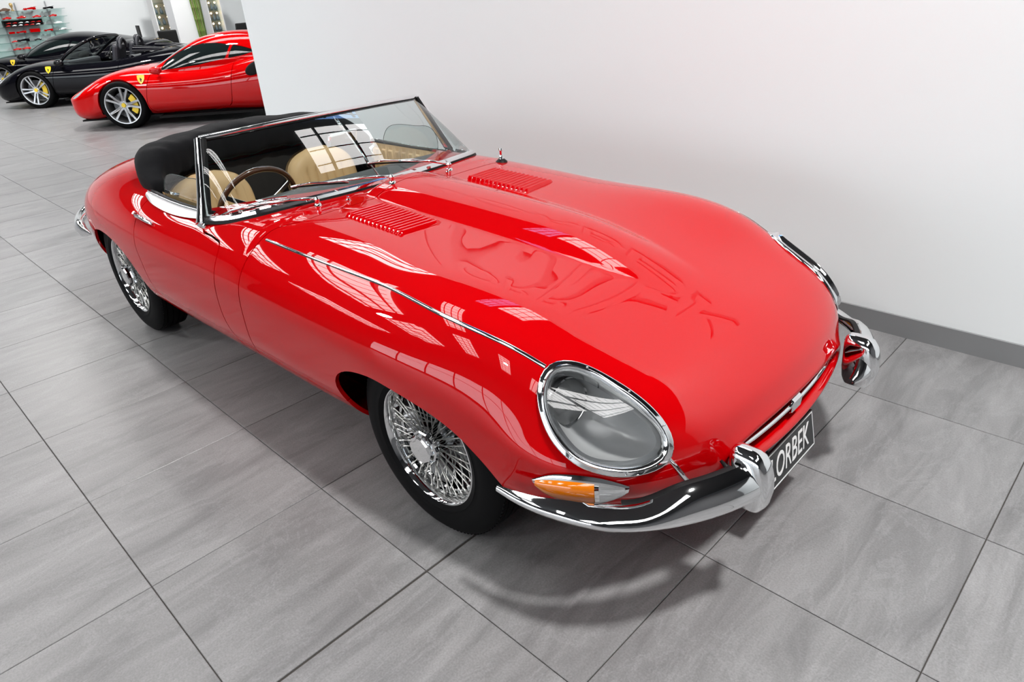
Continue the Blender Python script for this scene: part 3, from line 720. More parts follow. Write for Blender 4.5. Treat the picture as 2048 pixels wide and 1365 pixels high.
def wheel(x, s, spokes):
    """s=-1: right side"""
    if not wm:
        for nme, b_, mm, sm in (('wheel', tp[0], 'tyre', 40), ('tread_lugs', tp[1], 'tyre', None), ('rim', tp[2], 'chrome', 30), ('hub', tp[3], 'chrome', 40), ('knock_off_nut', tp[4], 'chrome', None), ('brake_disc', tp[5], 'steel', 40), ('brake_caliper', tp[6], 'steel', None)):
            o = b_.obj(nme, M[mm], None, smooth=sm); wm[nme] = o.data; bpy.data.objects.remove(o)
        spk = B().tube([(0, 0, 0), (0, 0, .6), (0, 0, .88), (0, 0, .90), (0, 0, 1)], [.0019, .0019, .0021, .0046, .0046], 6).obj('spoke', M['spoke'], None, smooth=True); wm['spoke'] = spk.data; bpy.data.objects.remove(spk)
    w_ = inst('wheel', wm['wheel'], car, (x, s*.681, .325), (0, 0, 0 if s < 0 else math.pi)); w_['label'] = 'black tyre on chrome wire wheel'
    for nme in ('tread_lugs', 'rim', 'hub', 'knock_off_nut', 'brake_disc', 'brake_caliper'):
        o = inst(nme, wm[nme], w_)
        if nme == 'tread_lugs': o['kind'] = 'stuff'
    if not spokes: return w_
    sets = []
    for k in range(36):
        a = 2*math.pi*k/36; sw = (1 if k % 2 else -1)
        sets.append(((.043, a, -.062), (.1945, a+sw*.20, -.0615 if k % 2 else -.055)))
    for k in range(36):
        a = 2*math.pi*(k+.5)/36; sw = (1 if k % 2 else -1)
        sets.append(((.050, a, .004 if k % 2 else .018), (.1885, a+sw*.40, -.044 if k % 2 else -.037)))
    for (r0, a0, y0), (r1, a1, y1) in sets:
        A_ = Vector((r0*math.cos(a0), y0, r0*math.sin(a0))); B_ = Vector((r1*math.cos(a1), y1, r1*math.sin(a1))); d_ = B_-A_
        o = inst('spoke', wm['spoke'], w_, A_); o.rotation_euler = d_.to_track_quat('Z', 'Y').to_euler(); o.scale = (1, 1, d_.length)
    return w_
wheel(0, -1, True); wheel(-2.44, -1, True); wheel(0, 1, False); wheel(-2.44, 1, False)

# ---------------------------------------------------------------- raised letters on the wall above the roadster
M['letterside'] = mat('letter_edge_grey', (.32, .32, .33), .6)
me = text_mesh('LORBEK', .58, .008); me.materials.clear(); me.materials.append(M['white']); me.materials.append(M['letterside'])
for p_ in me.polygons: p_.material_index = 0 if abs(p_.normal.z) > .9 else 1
sgn = tag(inst('wall_lettering', me, None, (.0, WY-.009, 2.0), (math.pi/2, 0, 0), (1.75, 1, 1)), 'large white raised letters fixed high on the white wall', 'sign')
# ================================================================ windscreen, cabin, hood of the roadster
wb = np.array([(-1.050, 0), (-1.055, .2), (-1.070, .37), (-1.105, .52), (-1.165, .605), (-1.26, .662), (-1.395, .700)])
wb = np.c_[wb, ztop(wb[:, 0], wb[:, 1])+np.array([.010, .010, .010, .010, .010, .008, .014])]
wt_ = np.array([(-1.415, 0, 1.104), (-1.422, .2, 1.103), (-1.440, .37, 1.099), (-1.466, .47, 1.093), (-1.490, .525, 1.089), (-1.510, .556, 1.086), (-1.530, .582, 1.082)])
def full(P): return np.vstack([P[::-1]*np.array([1, -1, 1]), P[1:]])
wbF = smoothpoly(full(wb), 81, False); k_ = np.linspace(0, 12, 81)
wbF = np.stack([nspline(np.arange(13), full(wb)[:, c])(k_) for c in range(3)], 1); wtF = np.stack([nspline(np.arange(13), full(wt_)[:, c])(k_) for c in range(3)], 1)
WS = np.array([[wbF[i]*(1-v)+wtF[i]*v+np.array([.012, 0, .004])*4*v*(1-v) for i in range(81)] for v in np.linspace(0, 1, 14)])
def cast_grid(G, p, off=.0):
    v = carray(p); best = None
    for tri in ((0, 1, 2), (0, 2, 3)):
        Q = [(0, 0), (1, 0), (1, 1), (0, 1)]; a, b, c = [G[Q[k][0]:G.shape[0]-1+Q[k][0], Q[k][1]:G.shape[1]-1+Q[k][1]] for k in tri]
        e1 = b-a; e2 = c-a; h = np.cross(v, e2); d = np.sum(e1*h, -1); d = np.where(np.abs(d) < 1e-14, 1e-14, d); s_ = CC-a; u = np.sum(s_*h, -1)/d; q_ = np.cross(s_, e1); w = np.sum(v*q_, -1)/d; t = np.sum(e2*q_, -1)/d
        ok = (u >= -1e-6) & (w >= -1e-6) & (u+w <= 1+1e-6) & (t > 0)
        if ok.any():
            tt = t[ok].min()
            if best is None or tt < best: best = tt
    return None if best is None else CC+(best-off)*v
M['capmetal'] = mat('polished_cap', (.88, .88, .89), .30, metal=1.)
M['glassedge'] = mat('glass_edge', (.03, .06, .055), .2)
glass = B().grid(WS).obj('windscreen_glass', M['glass'], car, smooth=True, label='raked wrap-round windscreen glass')
b = B(); b.tube(wtF+np.array([0, 0, .006]), .0095, 10, prof=[(-1, -.6), (-1, .4), (-.3, 1), (.6, .9), (1, .2), (.8, -.6)]); wf = b.obj('windscreen_frame', M['chrome'], car, smooth=50, label='chrome windscreen header')
B().tube(wtF-np.array([0, 0, .006]), .007, 6).obj('header_seal', M['rubber'], wf)
B().tube(wbF+np.array([.006, 0, .004]), .012, 10, prof=[(-1, -.5), (-.6, .5), (0, .9), (.8, .5), (1, -.5)]).obj('base_trim', M['chrome'], wf, smooth=50)
B().tube([p*np.array([1, 1.008, 1])+np.array([.014, 0, -.007]) for p in wbF], .012, 8, prof=[(-1, -.6), (-.7, .35), (.7, .35), (1, -.6)]).obj('base_seal', M['rubber'], wf)
for s in (-1, 1):
    side = np.array([1, s, 1]); a = np.array([-1.405, .702, .775])*side; c = np.array([-1.532, .584, 1.085])*side
    pts = [a*(1-u)+c*u for u in np.linspace(0, 1, 10)]
    pl_ = B().tube(pts, [.034, .028, .024, .022, .021, .020, .020, .019, .018, .018], 12, up=(1, 0, 0), prof=[(-.75, -.9), (-1, 0), (-.7, .8), (0, 1), (.7, .8), (1, 0), (.75, -.9)]).obj('windscreen_pillar', M['chrome'], car, smooth=50)
    B().tube([p+np.array([.020, -s*.012, 0]) for p in pts[1:]], .012, 6, up=(1, 0, 0)).obj('pillar_seal', M['rubber'], pl_)
    B().box((-.035, -.022, -.02), (.035, .022, .012)).obj('pillar_foot', M['chrome'], pl_, bevel=.008).location = a+np.array([.0, 0, -.002])
    # dark quarter seal inside the bent end of the glass
# centre rod with mirror
rod = B().tube([(-1.12, 0, .845), (-1.424, 0, 1.098)], .0035, 8).obj('mirror_rod', M['chrome'], car, smooth=True)
B().tube([(-1.36, 0, 1.045), (-1.40, 0, 1.078)], .008, 8).obj('rod_clamp', M['steel'], rod, smooth=True)
mir = B().box((-.009, -.085, -.030), (.009, .085, .030)).obj('rear_view_mirror', M['chrome'], car, bevel=.008, label='rectangular rear-view mirror on the screen rod')
mir.location = (-1.350, -.015, 1.002); mir.rotation_euler = (0, math.radians(18), math.radians(8))
M['bronze'] = mat('mirror_back_bronze', (.20, .125, .04), .25, metal=.6)
B().box((.0088, -.074, -.022), (.0105, .074, .022)).obj('mirror_back', M['bronze'], mir, bevel=.0008)
B().tube([(.009, .01, 0), (.035, .02, .012)], .005, 8).obj('mirror_stalk', M['steel'], mir)
# wipers
def onscreen(p, off=.012):
    r = cast_grid(WS, p)
    if r is None: r = cast(p)[0]+np.array([0, 0, .01])
    v = carray(p); return r-v/np.linalg.norm(v)*off
for piv, mid_, l_, r_, sd_ in (((636, 405), (497, 411), (432, 441), (574, 396), -1), ((785, 360), (656, 365), (581, 374), (697, 364), -1), ((899, 334), (797, 321), (735, 327), (848, 322), 1)):
    base = cast((piv[0], piv[1]+6), sd_)[0]
    P0 = base+np.array([0, 0, .028]); Pm = onscreen(mid_, .022); A_ = onscreen(l_); C_ = onscreen(r_)
    wp = B().tube([P0, P0*.6+Pm*.4+np.array([0, 0, .006]), Pm], [.0062, .0055, .0045], 8).obj('wiper', M['chrome'], car, smooth=True, label='chrome windscreen wiper')
    B().lathe([(.016, 0), (.014, .01), (.010, .014), (.010, .026), (.012, .03), (.008, .038), (.001, .04)], 16, 'z', base-np.array([0, 0, .004])).obj('wiper_boss', M['chrome'], wp, smooth=40)
    B().tube([A_, (A_+Pm)/2+np.array([.004, 0, .007]), Pm, (C_+Pm)/2+np.array([.004, 0, .007]), C_], .0042, 6).obj('wiper_blade', M['chrome'], wp, smooth=True)
    B().tube([A_-np.array([.004, 0, .004]), (A_+C_)/2-np.array([.004, 0, .002]), C_-np.array([.004, 0, .004])], .0035, 6).obj('wiper_rubber', M['rubber'], wp)
for p, sd_ in (((697, 401), -1), ((895, 345), 1)):
    c = cast(p, sd_)[0]; B().lathe([(.009, -.003), (.009, .004), (.005, .008), (.006, .016), (.001, .018)], 12, 'z', c).obj('washer_jet', M['chrome'], car, smooth=40)
c = cast((1003, 324), 1)[0]
ae = B().lathe([(.030, -.006), (.028, .003), (.018, .012), (.012, .016)], 20, 'z', c).obj('aerial', M['rubber'], car, smooth=40, label='retracted aerial with chrome tip on the far wing')
B().lathe([(.012, .014), (.010, .030), (.006, .034), (.007, .052), (.011, .056), (.010, .066), (.001, .068)], 16, 'z', c).obj('aerial_tip', M['chrome'], ae, smooth=40)

# ---------------------------------------------------------------- doors: cap, glass, handle, card
for s, dr in ((-1, doorR), (1, doorL)):
    side = np.array([1, -s, 1])
    top = np.array([(-2.075+.66*u, -.664-.008*math.sin(math.pi*u), .806-.008*math.sin(math.pi*u)) for u in np.linspace(0, 1, 16)])
    low = smoothpoly(casts([(294, 392), (303, 406), (318, 417), (340, 428), (375, 437), (406, 440)]), 16, False)+np.array([0, -.006, .006])
    G = [[(top[i]*(1-v)+low[i]*v+np.array([0, -.55, .83])*.005*math.sin(math.pi*v))*side for v in np.linspace(0, 1, 7)] for i in range(16)]
    B().grid(G).obj('door_cap', M['capmetal'], dr, smooth=True, label='tapered chrome cap along the door top')
    B().tube([t*side+np.array([0, 0, .001]) for t in top], .0055, 8).obj('cap_bead', M['chrome'], dr, smooth=True)
    B().tube([(t+np.array([0, .017, -.003]))*side for t in top], .010, 8).obj('window_seal', M['rubber'], dr, smooth=True)
    gp = smoothpoly([(-1.47, .80), (-1.475, .90), (-1.51, .923), (-1.60, .924), (-1.72, .921), (-1.82, .913), (-1.88, .895), (-1.925, .855), (-1.945, .80), (-1.90, .77), (-1.55, .77)], 44)
    dg = B().add([(q_[0], s*.636, q_[1]) for q_ in gp], [tuple(range(len(gp)))]).obj('door_glass', M['glass'], dr, label='half-lowered frameless door window')
    B().tube([(q_[0], s*.636, q_[1]) for q_ in gp[:28]], .0016, 5).obj('glass_edge', M['glassedge'], dg)
    # handle
    h0 = cast((275, 433))[0]; h1 = cast((306, 450))[0]; n_ = cast((290, 441))[1]; N_ = n_*side
    pts = [(h0*(1-u)+h1*u)*side+N_*(.006+.012*math.sin(math.pi*min(1, u*1.15))) for u in np.linspace(0, 1, 9)]
    hd = B().tube(pts, [.010, .012, .010, .009, .009, .009, .0085, .007, .004], 10, up=N_).obj('door_handle', M['chrome'], dr, smooth=True)
    B().tube([h0*side-N_*.003, h0*side+N_*.012], .011, 12).obj('handle_boss', M['chrome'], hd, smooth=40)
    B().tube([(h0*.8+h1*.2)*side+N_*.02+np.array([0, 0, .006]), (h0*.8+h1*.2)*side+N_*.034+np.array([0, 0, .008])], .008, 12).obj('push_button', M['chrome'], hd, smooth=40)
    # pleated inner card
    G = []
    for x in np.linspace(-1.46, -2.03, 190):
        ph = (x+1.46)/.062; G.append([(x, s*(.618-.010*abs(math.sin(math.pi*ph))**.5*(1 if z < .77 else 0)), z) for z in (.40, .50, .60, .70, .765, .772, .80)])
    B().grid(G).obj('door_card', M['tan'], dr, smooth=50, label='pleated tan leather door lining')
    hnd = B().tube([(-1.99, s*.60, .72), (-1.985, s*.575, .73), (-1.985, s*.57, .78), (-1.99, s*.60, .79)], .012, 8).obj('inner_handle', M['steel'], dr, smooth=True)

# ---------------------------------------------------------------- dashboard
def wbx(y): return np.interp(abs(y), wb[:, 1], wb[:, 0])
G = []
for y in np.linspace(-.66, .66, 41):
    xf = wbx(y)+.02; xr = -1.40-.03*math.cos(y/.66*math.pi/2)+(.03 if abs(y) > .6 else 0); xr = min(xr, xf-.05)
    zc = float(ztop(xf, y))-.012; row = []
    for v in np.linspace(0, 1, 7): row.append((xf*(1-v)+xr*v, y, zc*(1-v)+(.812 if abs(y) < .6 else .79)*v+.012*math.sin(math.pi*v)))
    row += [(xr-.012, y, .795), (xr-.008, y, .77), (xr+.04, y, .62), (xr+.08, y, .50)]; G.append(row)
dash = B().grid(G).obj('dashboard', M['dash'], car, smooth=50)
for y in (-.44, -.30, -.10, .0, .10): B().lathe([(.001, .0), (.042, .0), (.046, .006), (.048, 0)], 24, 'x', (-1.425, y, .72)).obj('gauge', M['steel'], dash, smooth=40)
# ---------------------------------------------------------------- steering wheel
st = empty('steering_wheel', (-1.66, -.335, .715), 0, car); st.rotation_euler = (0, math.radians(-68), math.radians(0))
rimp = [(.196*math.cos(a), .196*math.sin(a), 0) for a in np.linspace(0, 2*math.pi, 49)]
b = B(); V_ = []; F_ = []
for i in range(48):
    a = 2*math.pi*i/48
    for j in range(10):
        c_ = 2*math.pi*j/10; r_ = .196+.0135*math.cos(c_); V_.append((r_*math.cos(a), r_*math.sin(a), .0135*math.sin(c_)))
for i in range(48):
    for j in range(10): F_.append((i*10+j, i*10+(j+1) % 10, ((i+1) % 48)*10+(j+1) % 10, ((i+1) % 48)*10+j))
b.add(V_, F_).obj('rim', M['wood'], st, smooth=True, label='polished wooden rim')
for a in (math.pi, math.pi+2*math.pi/3, math.pi-2*math.pi/3):
    c_, s_ = math.cos(a), math.sin(a); B().tube([(.04*c_, .04*s_, -.03), (.12*c_, .12*s_, -.016), (.188*c_, .188*s_, 0)], [.016, .012, .010], 8, prof=[(-1, -.15), (-1, .15), (1, .15), (1, -.15)]).obj('spoke', M['steel'], st)
B().lathe([(.001, .0), (.035, -.004), (.042, -.02), (.03, -.05), (.02, -.22)], 24, 'z').obj('boss', M['black'], st, smooth=40)
# ---------------------------------------------------------------- seats
for s in (-1, 1):
    seat = empty('seat', (-2.06, s*.335, .30), 0, car)
    def back(x, hw, w0, w1, bulge, pleat, name, m, nz=26, ny=171, label=None):
        G = []
        for w in np.linspace(w0, w1, nz):
            q_ = (w-w0)/(w1-w0); h_ = hw*(1-max(0, (q_-.62)/.38)**2.6)**.42 if q_ < 1 else .05; h_ = max(h_, .06)*(.92+.08*min(1, q_*3)); row = []
            for v in np.linspace(-1, 1, ny):
                y = v*h_; e = math.sqrt(max(0, 1-abs(v)**5))*math.sqrt(max(0, 1-max(0, (q_-.8)/.2)**3))
                pl2 = (abs(math.sin(math.pi*y/.058))**.5-1)*.016*pleat*(1 if abs(y) < hw*.72 and q_ < .80 else 0)
                row.append((x-.22*(w-.10)+bulge*e+.035*abs(v)**3*(1-q_*.6)*e+pl2, y, w))
            G.append(row)
        return B().grid(G).obj(name, m, seat, smooth=True, label=label)
    back(-.06, .222, .06, .508, .055, 1, 'backrest', M['tan'], label='pleated tan leather backrest')
    back(-.075, .226, .05, .512, -.03, 0, 'backrest_shell', M['tandark'])
    G = []
    for u in np.linspace(0, 1, 20):
        row = []
        for v in np.linspace(-1, 1, 141):
            y = v*.225; e = math.sqrt(max(0, 1-abs(v)**6))*math.sqrt(max(0, 1-abs(2*u-1)**8))
            row.append((-.05+.46*u, y, .0+.10*e+.03*u+.02*abs(v)**3*e+(abs(math.sin(math.pi*y/.058))**.5-1)*.012*(1 if abs(v) < .7 and .1 < u < .9 else 0)))
        G.append(row)
    B().grid(G).obj('seat_cushion', M['tan'], seat, smooth=True)
# cabin tub
b = B(); b.box((-2.36, -.62, .22), (-1.0, .62, .25)); b.box((-2.38, -.62, .22), (-2.36, .62, .80)); b.box((-1.10, -.62, .22), (-1.08, .62, .74))
b.obj('cabin_floor', M['carpet'], car)
B().box((-2.25, -.085, .25), (-1.25, .085, .50)).obj('centre_tunnel', M['tan'], car, bevel=.03)
# ---------------------------------------------------------------- folded hood under its cover
rings = []
NR = 72
for k in range(NR+1):
    f_ = -1+2*k/NR; a = f_*math.pi/2*1.04; ca0 = max(0, math.cos(a))
    cx_ = -2.075-.345*ca0**.75+(.05*abs(math.cos(a)) if math.cos(a) < 0 else 0); cy_ = .605*np.sign(a)*abs(math.sin(min(abs(a), math.pi/2)))**.9
    e = max(0, min(1, (1.0-abs(f_))/.34)); e = e**.7
    nx, ny = -ca0, math.sin(a)
    base = float(ztop(min(-2.1, cx_), max(-.66, min(.66, cy_))))-.035
    rw = .040+.110*e; hh = .040+.118*e+.012*ca0
    row = []
    for j in range(22):
        c_ = 2*math.pi*j/22; ca, sa = math.cos(c_), math.sin(c_)
        rr_ = rw*np.sign(ca)*abs(ca)**.6; zz = hh*(np.sign(sa)*abs(sa)**.6*.5+.5)
        wob = .0035*math.sin(7*a+1.3*c_)*e+.0025*math.sin(17*a-2*c_)*e+.003*math.sin(31*a+c_)*e*(ca < 0)
        row.append((cx_+nx*(rr_+wob)*.95, cy_+ny*(rr_+wob)*.50, base+zz+wob))
    rings.append(row)
hood = B().loft(rings).obj('folded_hood', M['cloth'], car, smooth=True, label='black cloth hood folded behind the seats')
B().tube([(.5*(r[14][0]+r[15][0]), .5*(r[14][1]+r[15][1]), .5*(r[14][2]+r[15][2])) for r in rings[6:-6]], .004, 6).obj('cover_piping', M['black'], hood)
# ================================================================ the cars parked behind
HD = math.radians(-133.8)
def place(contact, yo=.95, shift=0.):
    h = np.array([math.cos(HD), math.sin(HD), 0]); l = np.array([-h[1], h[0], 0]); return np.array([*contact, 0.])-l*yo+h*shift
M['red2'] = mat('coupe_red', (.60, .0008, .0015), .5, coat=1., spec=0., coat_rough=.01)
M['blackpaint'] = mat('black_paint', (.003, .003, .005), .4, coat=.75, spec=0., coat_rough=.008)
M['darkglass'] = mat('tinted_glass', (.008, .014, .014), .03, spec=.8, coat=.5)
M['alloy'] = mat('silver_alloy', (.62, .63, .65), .3, metal=.9)
M['alloydark'] = mat('grey_alloy', (.42, .42, .43), .32, metal=.9)
M['wellblack'] = mat('wheel_well_black', (.004, .004, .004), .9)
M['discdark'] = mat('brake_disc_iron', (.10, .10, .105), .4, metal=.8)
M['yellow'] = mat('yellow_enamel', (.90, .62, .01), .35, coat=.6)
M['lampclear'] = mat('headlamp_plastic', (.34, .36, .38), .08, coat=1.)
M['greyfab'] = mat('dark_grey_leather', (.03, .032, .04), .5)
def loft_grid(sta, ns=70, nt=34, zoff=None):
    A = np.array(sta, float); d = np.r_[0, np.cumsum(np.sqrt(np.sum(np.diff(A[:, [0, 1, 3]], axis=0)**2, 1)))]
    f = [nspline(d, A[:, k]) for k in range(A.shape[1])]; s = np.linspace(0, d[-1], ns)
    S, T = np.meshgrid(s, np.linspace(0, 1, nt), indexing='ij'); x, ym, zm, zt, zb, nu, nl = [g_(S) for g_ in f]
    up = T >= .4; th = np.where(up, (T-.4)/.6, (.4-T)/.4)*np.pi/2; n = np.where(up, nu, nl)
    c = np.maximum(np.cos(th), 0); sn = np.maximum(np.sin(th), 0); r = (c**n+sn**n)**(-1/n)
    y = np.maximum(ym, .001)*c*r; z = np.where(up, zm+(zt-zm)*sn*r, zm-(zm-zb)*sn*r)
    return x, y, z
def skin(x, y, z):
    """full width skin from a half grid -> (V6, faces)"""
    x = np.concatenate([x, x[:, ::-1][:, 1:]], 1); yy = np.concatenate([y, -y[:, ::-1][:, 1:]], 1); z = np.concatenate([z, z[:, ::-1][:, 1:]], 1)
    P_ = np.stack([x, yy, z], -1); N_ = np.cross(np.gradient(P_, axis=0), np.gradient(P_, axis=1)); N_ /= np.linalg.norm(N_, axis=-1, keepdims=True)+1e-9
    i, j = x.shape[0]//2, x.shape[1]//2
    if N_[i, j, 2] < 0: N_ = -N_
    n = x.shape[1]; F_ = [(a*n+b_, a*n+b_+1, (a+1)*n+b_+1, (a+1)*n+b_) for a in range(x.shape[0]-1) for b_ in range(n-1)]
    V_ = np.concatenate([P_, N_], -1).reshape(-1, 6); f = F_[(i*(n-1))+j]; a, b_, c = [V_[k] for k in f[:3]]
    if np.cross(b_[:3]-a[:3], c[:3]-a[:3]) @ a[3:] < 0: F_ = [q[::-1] for q in F_]
    return V_, F_
LOW = [(.985, .30, .41, .455, .27, 2.3, 2.6), (.945, .56, .41, .49, .18, 2.4, 4.0), (.80, .77, .42, .55, .130, 2.6, 5.5), (.60, .865, .44, .645, .120, 2.8, 5.5), (.35, .932, .48, .745, .125, 3.0, 3.6), (0., .966, .50, .805, .12, 3.0, 3.6),
       (-.4, .966, .50, .795, .12, 3.0, 3.6), (-.9, .956, .48, .795, .125, 3.1, 3.6), (-1.5, .962, .48, .838, .125, 3.2, 3.6), (-2.0, .986, .50, .93, .10, 3.2, 3.6), (-2.6, .996, .52, .985, .11, 3.2, 3.4), (-3.1, .97, .55, .98, .17, 3.0, 3.0), (-3.45, .86, .58, .92, .28, 2.6, 2.6), (-3.56, .6, .58, .84, .36, 2.4, 2.4)]
SPI = [(a, b_, c, d_-(.0 if a > -1.2 else .03 if a > -1.8 else .07), e, f, g_) for a, b_, c, d_, e, f, g_ in LOW]
CAB = [(-.18, .60, .70, .745, .66, 2.4, 2.4), (-.5, .70, .70, .885, .64, 2.5, 2.4), (-.8, .745, .70, 1.045, .64, 2.5, 2.4), (-1.05, .757, .70, 1.145, .64, 2.5, 2.4), (-1.5, .757, .70, 1.21, .64, 2.5, 2.4), (-1.95, .747, .72, 1.18, .64, 2.5, 2.4), (-2.4, .71, .74, 1.10, .64, 2.5, 2.4), (-2.9, .62, .78, 1.0, .66, 2.5, 2.4), (-3.25, .45, .80, .94, .7, 2.4, 2.4)]
SIDEWIN = [(-.58, .765), (-.66, .88), (-.84, .985), (-1.01, 1.052), (-1.24, 1.085), (-1.45, 1.08), (-1.665, 1.05), (-1.585, .868), (-1.17, .805), (-.85, .778)]
QWIN = [(-1.70, 1.045), (-1.85, 1.01), (-2.06, .945), (-1.85, .895), (-1.62, .868)]
DOORB = [(-.44, .60), (-.42, .20), (-.50, .165), (-1.45, .20), (-1.58, .25), (-1.64, .40), (-1.67, .56), (-1.69, .95), (-.50, .95), (-.46, .70)]
HEADL = [(.82, .455), (.72, .525), (.56, .62), (.40, .675), (.44, .635), (.56, .575), (.70, .475)]
wheels2 = {}
def alloy_wheel(parent, x, y, style, cap='yellow'):
    r = .335
    if 't' not in wheels2:
        b = B().lathe([(.258, -.10), (.268, -.118), (.30, -.122), (.322, -.112), (.333, -.09), (.335, -.05), (.335, .05), (.333, .09), (.322, .112), (.30, .122), (.268, .118), (.258, .10)], 64); o = b.obj('tyre', M['tyre'], None, smooth=40); wheels2['t'] = o.data; bpy.data.objects.remove(o)
        b = B().lathe([(.252, .105), (.262, .112), (.262, .118), (.250, .116), (.240, .10), (.232, .05), (.225, -.08), (.25, -.1)], 64)
        o = b.obj('rim', M['alloy'], None, smooth=40); wheels2['rim'] = o.data; bpy.data.objects.remove(o)
        o = B().lathe([(.06, .0), (.175, .0), (.175, .02), (.06, .02)], 40).obj('disc', M['discdark'], None, smooth=40); wheels2['disc'] = o.data; bpy.data.objects.remove(o)
        cp = [(.205*math.cos(a), .205*math.sin(a)) for a in np.linspace(-.75, .75, 12)]+[(.12*math.cos(a), .12*math.sin(a)) for a in np.linspace(.75, -.75, 12)]
        o = B().prism(cp, .0, .075).obj('caliper', M['yellow'], None); wheels2['cal'] = o.data; bpy.data.objects.remove(o)
        o = B().lathe([(.001, .096), (.030, .096), (.034, .085)], 20).obj('cap', M['yellow'], None); wheels2['cap'] = o.data; bpy.data.objects.remove(o)
        for st in ('star', 'double'):
            b = B()
            for k in range(5):
                a0 = 2*math.pi*k/5+math.pi/2
                def P_(rr, aa, h): return (rr*math.cos(aa), h, rr*math.sin(aa))
                if st == 'star':
                    for sg in (-1, 1):
                        q0 = [P_(.050, a0-sg*.1, .084), P_(.056, a0+sg*.62, .082), P_(.120, a0+sg*.60, .094), P_(.250, a0+sg*.48, .108), P_(.250, a0+sg*.36, .108), P_(.105, a0+sg*.32, .094)]
                        q1 = [(p[0], p[1]-.03, p[2]) for p in q0]; n = len(q0)
                        b.add(q0+q1, [tuple(range(n)), tuple(range(2*n-1, n-1, -1))]+[(i, (i+1) % n, n+(i+1) % n, n+i) for i in range(n)])
                else:
                    for sg in (-1, 1):
                        q0 = [P_(.05, a0+sg*.10, .085), P_(.05, a0+sg*.70, .085), P_(.12, a0+sg*.30, .098), P_(.248, a0+sg*.21, .108), P_(.248, a0+sg*.10, .108), P_(.12, a0+sg*.10, .098)]
                        q1 = [(p[0], p[1]-.03, p[2]) for p in q0]; n = len(q0); b.add(q0+q1, [tuple(range(n)), tuple(range(2*n-1, n-1, -1))]+[(i, (i+1) % n, n+(i+1) % n, n+i) for i in range(n)])
            b.lathe([(.001, .085), (.062, .085), (.064, .05), (.001, .05)], 20)
            o = b.obj('spokes', M['alloydark' if st == 'star' else 'alloy'], None); wheels2[st] = o.data; bpy.data.objects.remove(o)
            b = B()
            for k in range(5): a = 2*math.pi*(k+.5)/5+math.pi/2; b.ball((.047*math.cos(a), .088, .047*math.sin(a)), .009, 8)
            o = b.obj('bolts', M['chrome'], None, smooth=True); wheels2['bolts'] = o.data; bpy.data.objects.remove(o)
    s = 1 if y > 0 else -1
    w_ = inst('wheel', wheels2['t'], parent, (x, y, r), (0, 0, 0 if s > 0 else math.pi))
    inst('rim', wheels2['rim'], w_); inst('spokes', wheels2[style], w_, rot=(0, .35, 0)); inst('brake_disc', wheels2['disc'], w_); inst('wheel_bolts', wheels2['bolts'], w_, rot=(0, .35, 0))['kind'] = 'stuff'
    if cap:
        inst('brake_caliper', wheels2['cal'], w_, rot=(0, math.radians(182), 0)); inst('centre_cap', wheels2['cap'], w_)
    return w_
SHIELD = [(0, .052), (.030, .050), (.042, .046), (.040, .010), (.028, -.022), (0, -.052), (-.028, -.022), (-.040, .010), (-.042, .046), (-.030, .050)]
HORSE = [(-.014, -.034), (-.006, -.012), (-.018, -.004), (-.012, .012), (.0, .018), (.006, .030), (.014, .026), (.012, .014), (.018, .006), (.008, -.004), (.010, -.022), (.016, -.030), (.006, -.032), (.002, -.014), (-.004, -.034)]
def shield(parent, x, z, yf):
    o = B().prism([(a*1.3, b_*1.3) for a, b_ in SHIELD], 0, .004).obj('wing_shield', M['yellow'], parent, label='yellow shield badge on the front wing'); o.location = (x, yf+.012, z); o.rotation_euler = (math.radians(24), 0, 0)
    B().prism([(a*.95, b_*.95) for a, b_ in HORSE], .004, .0055).obj('shield_emblem', M['black'], o); return o
def flank_y(G, x, z):
    gx_, gy_, gz_ = G; d = (gx_-x)**2+(gz_-z)**2; k = np.unravel_index(d.argmin(), d.shape); return float(gy_[k])
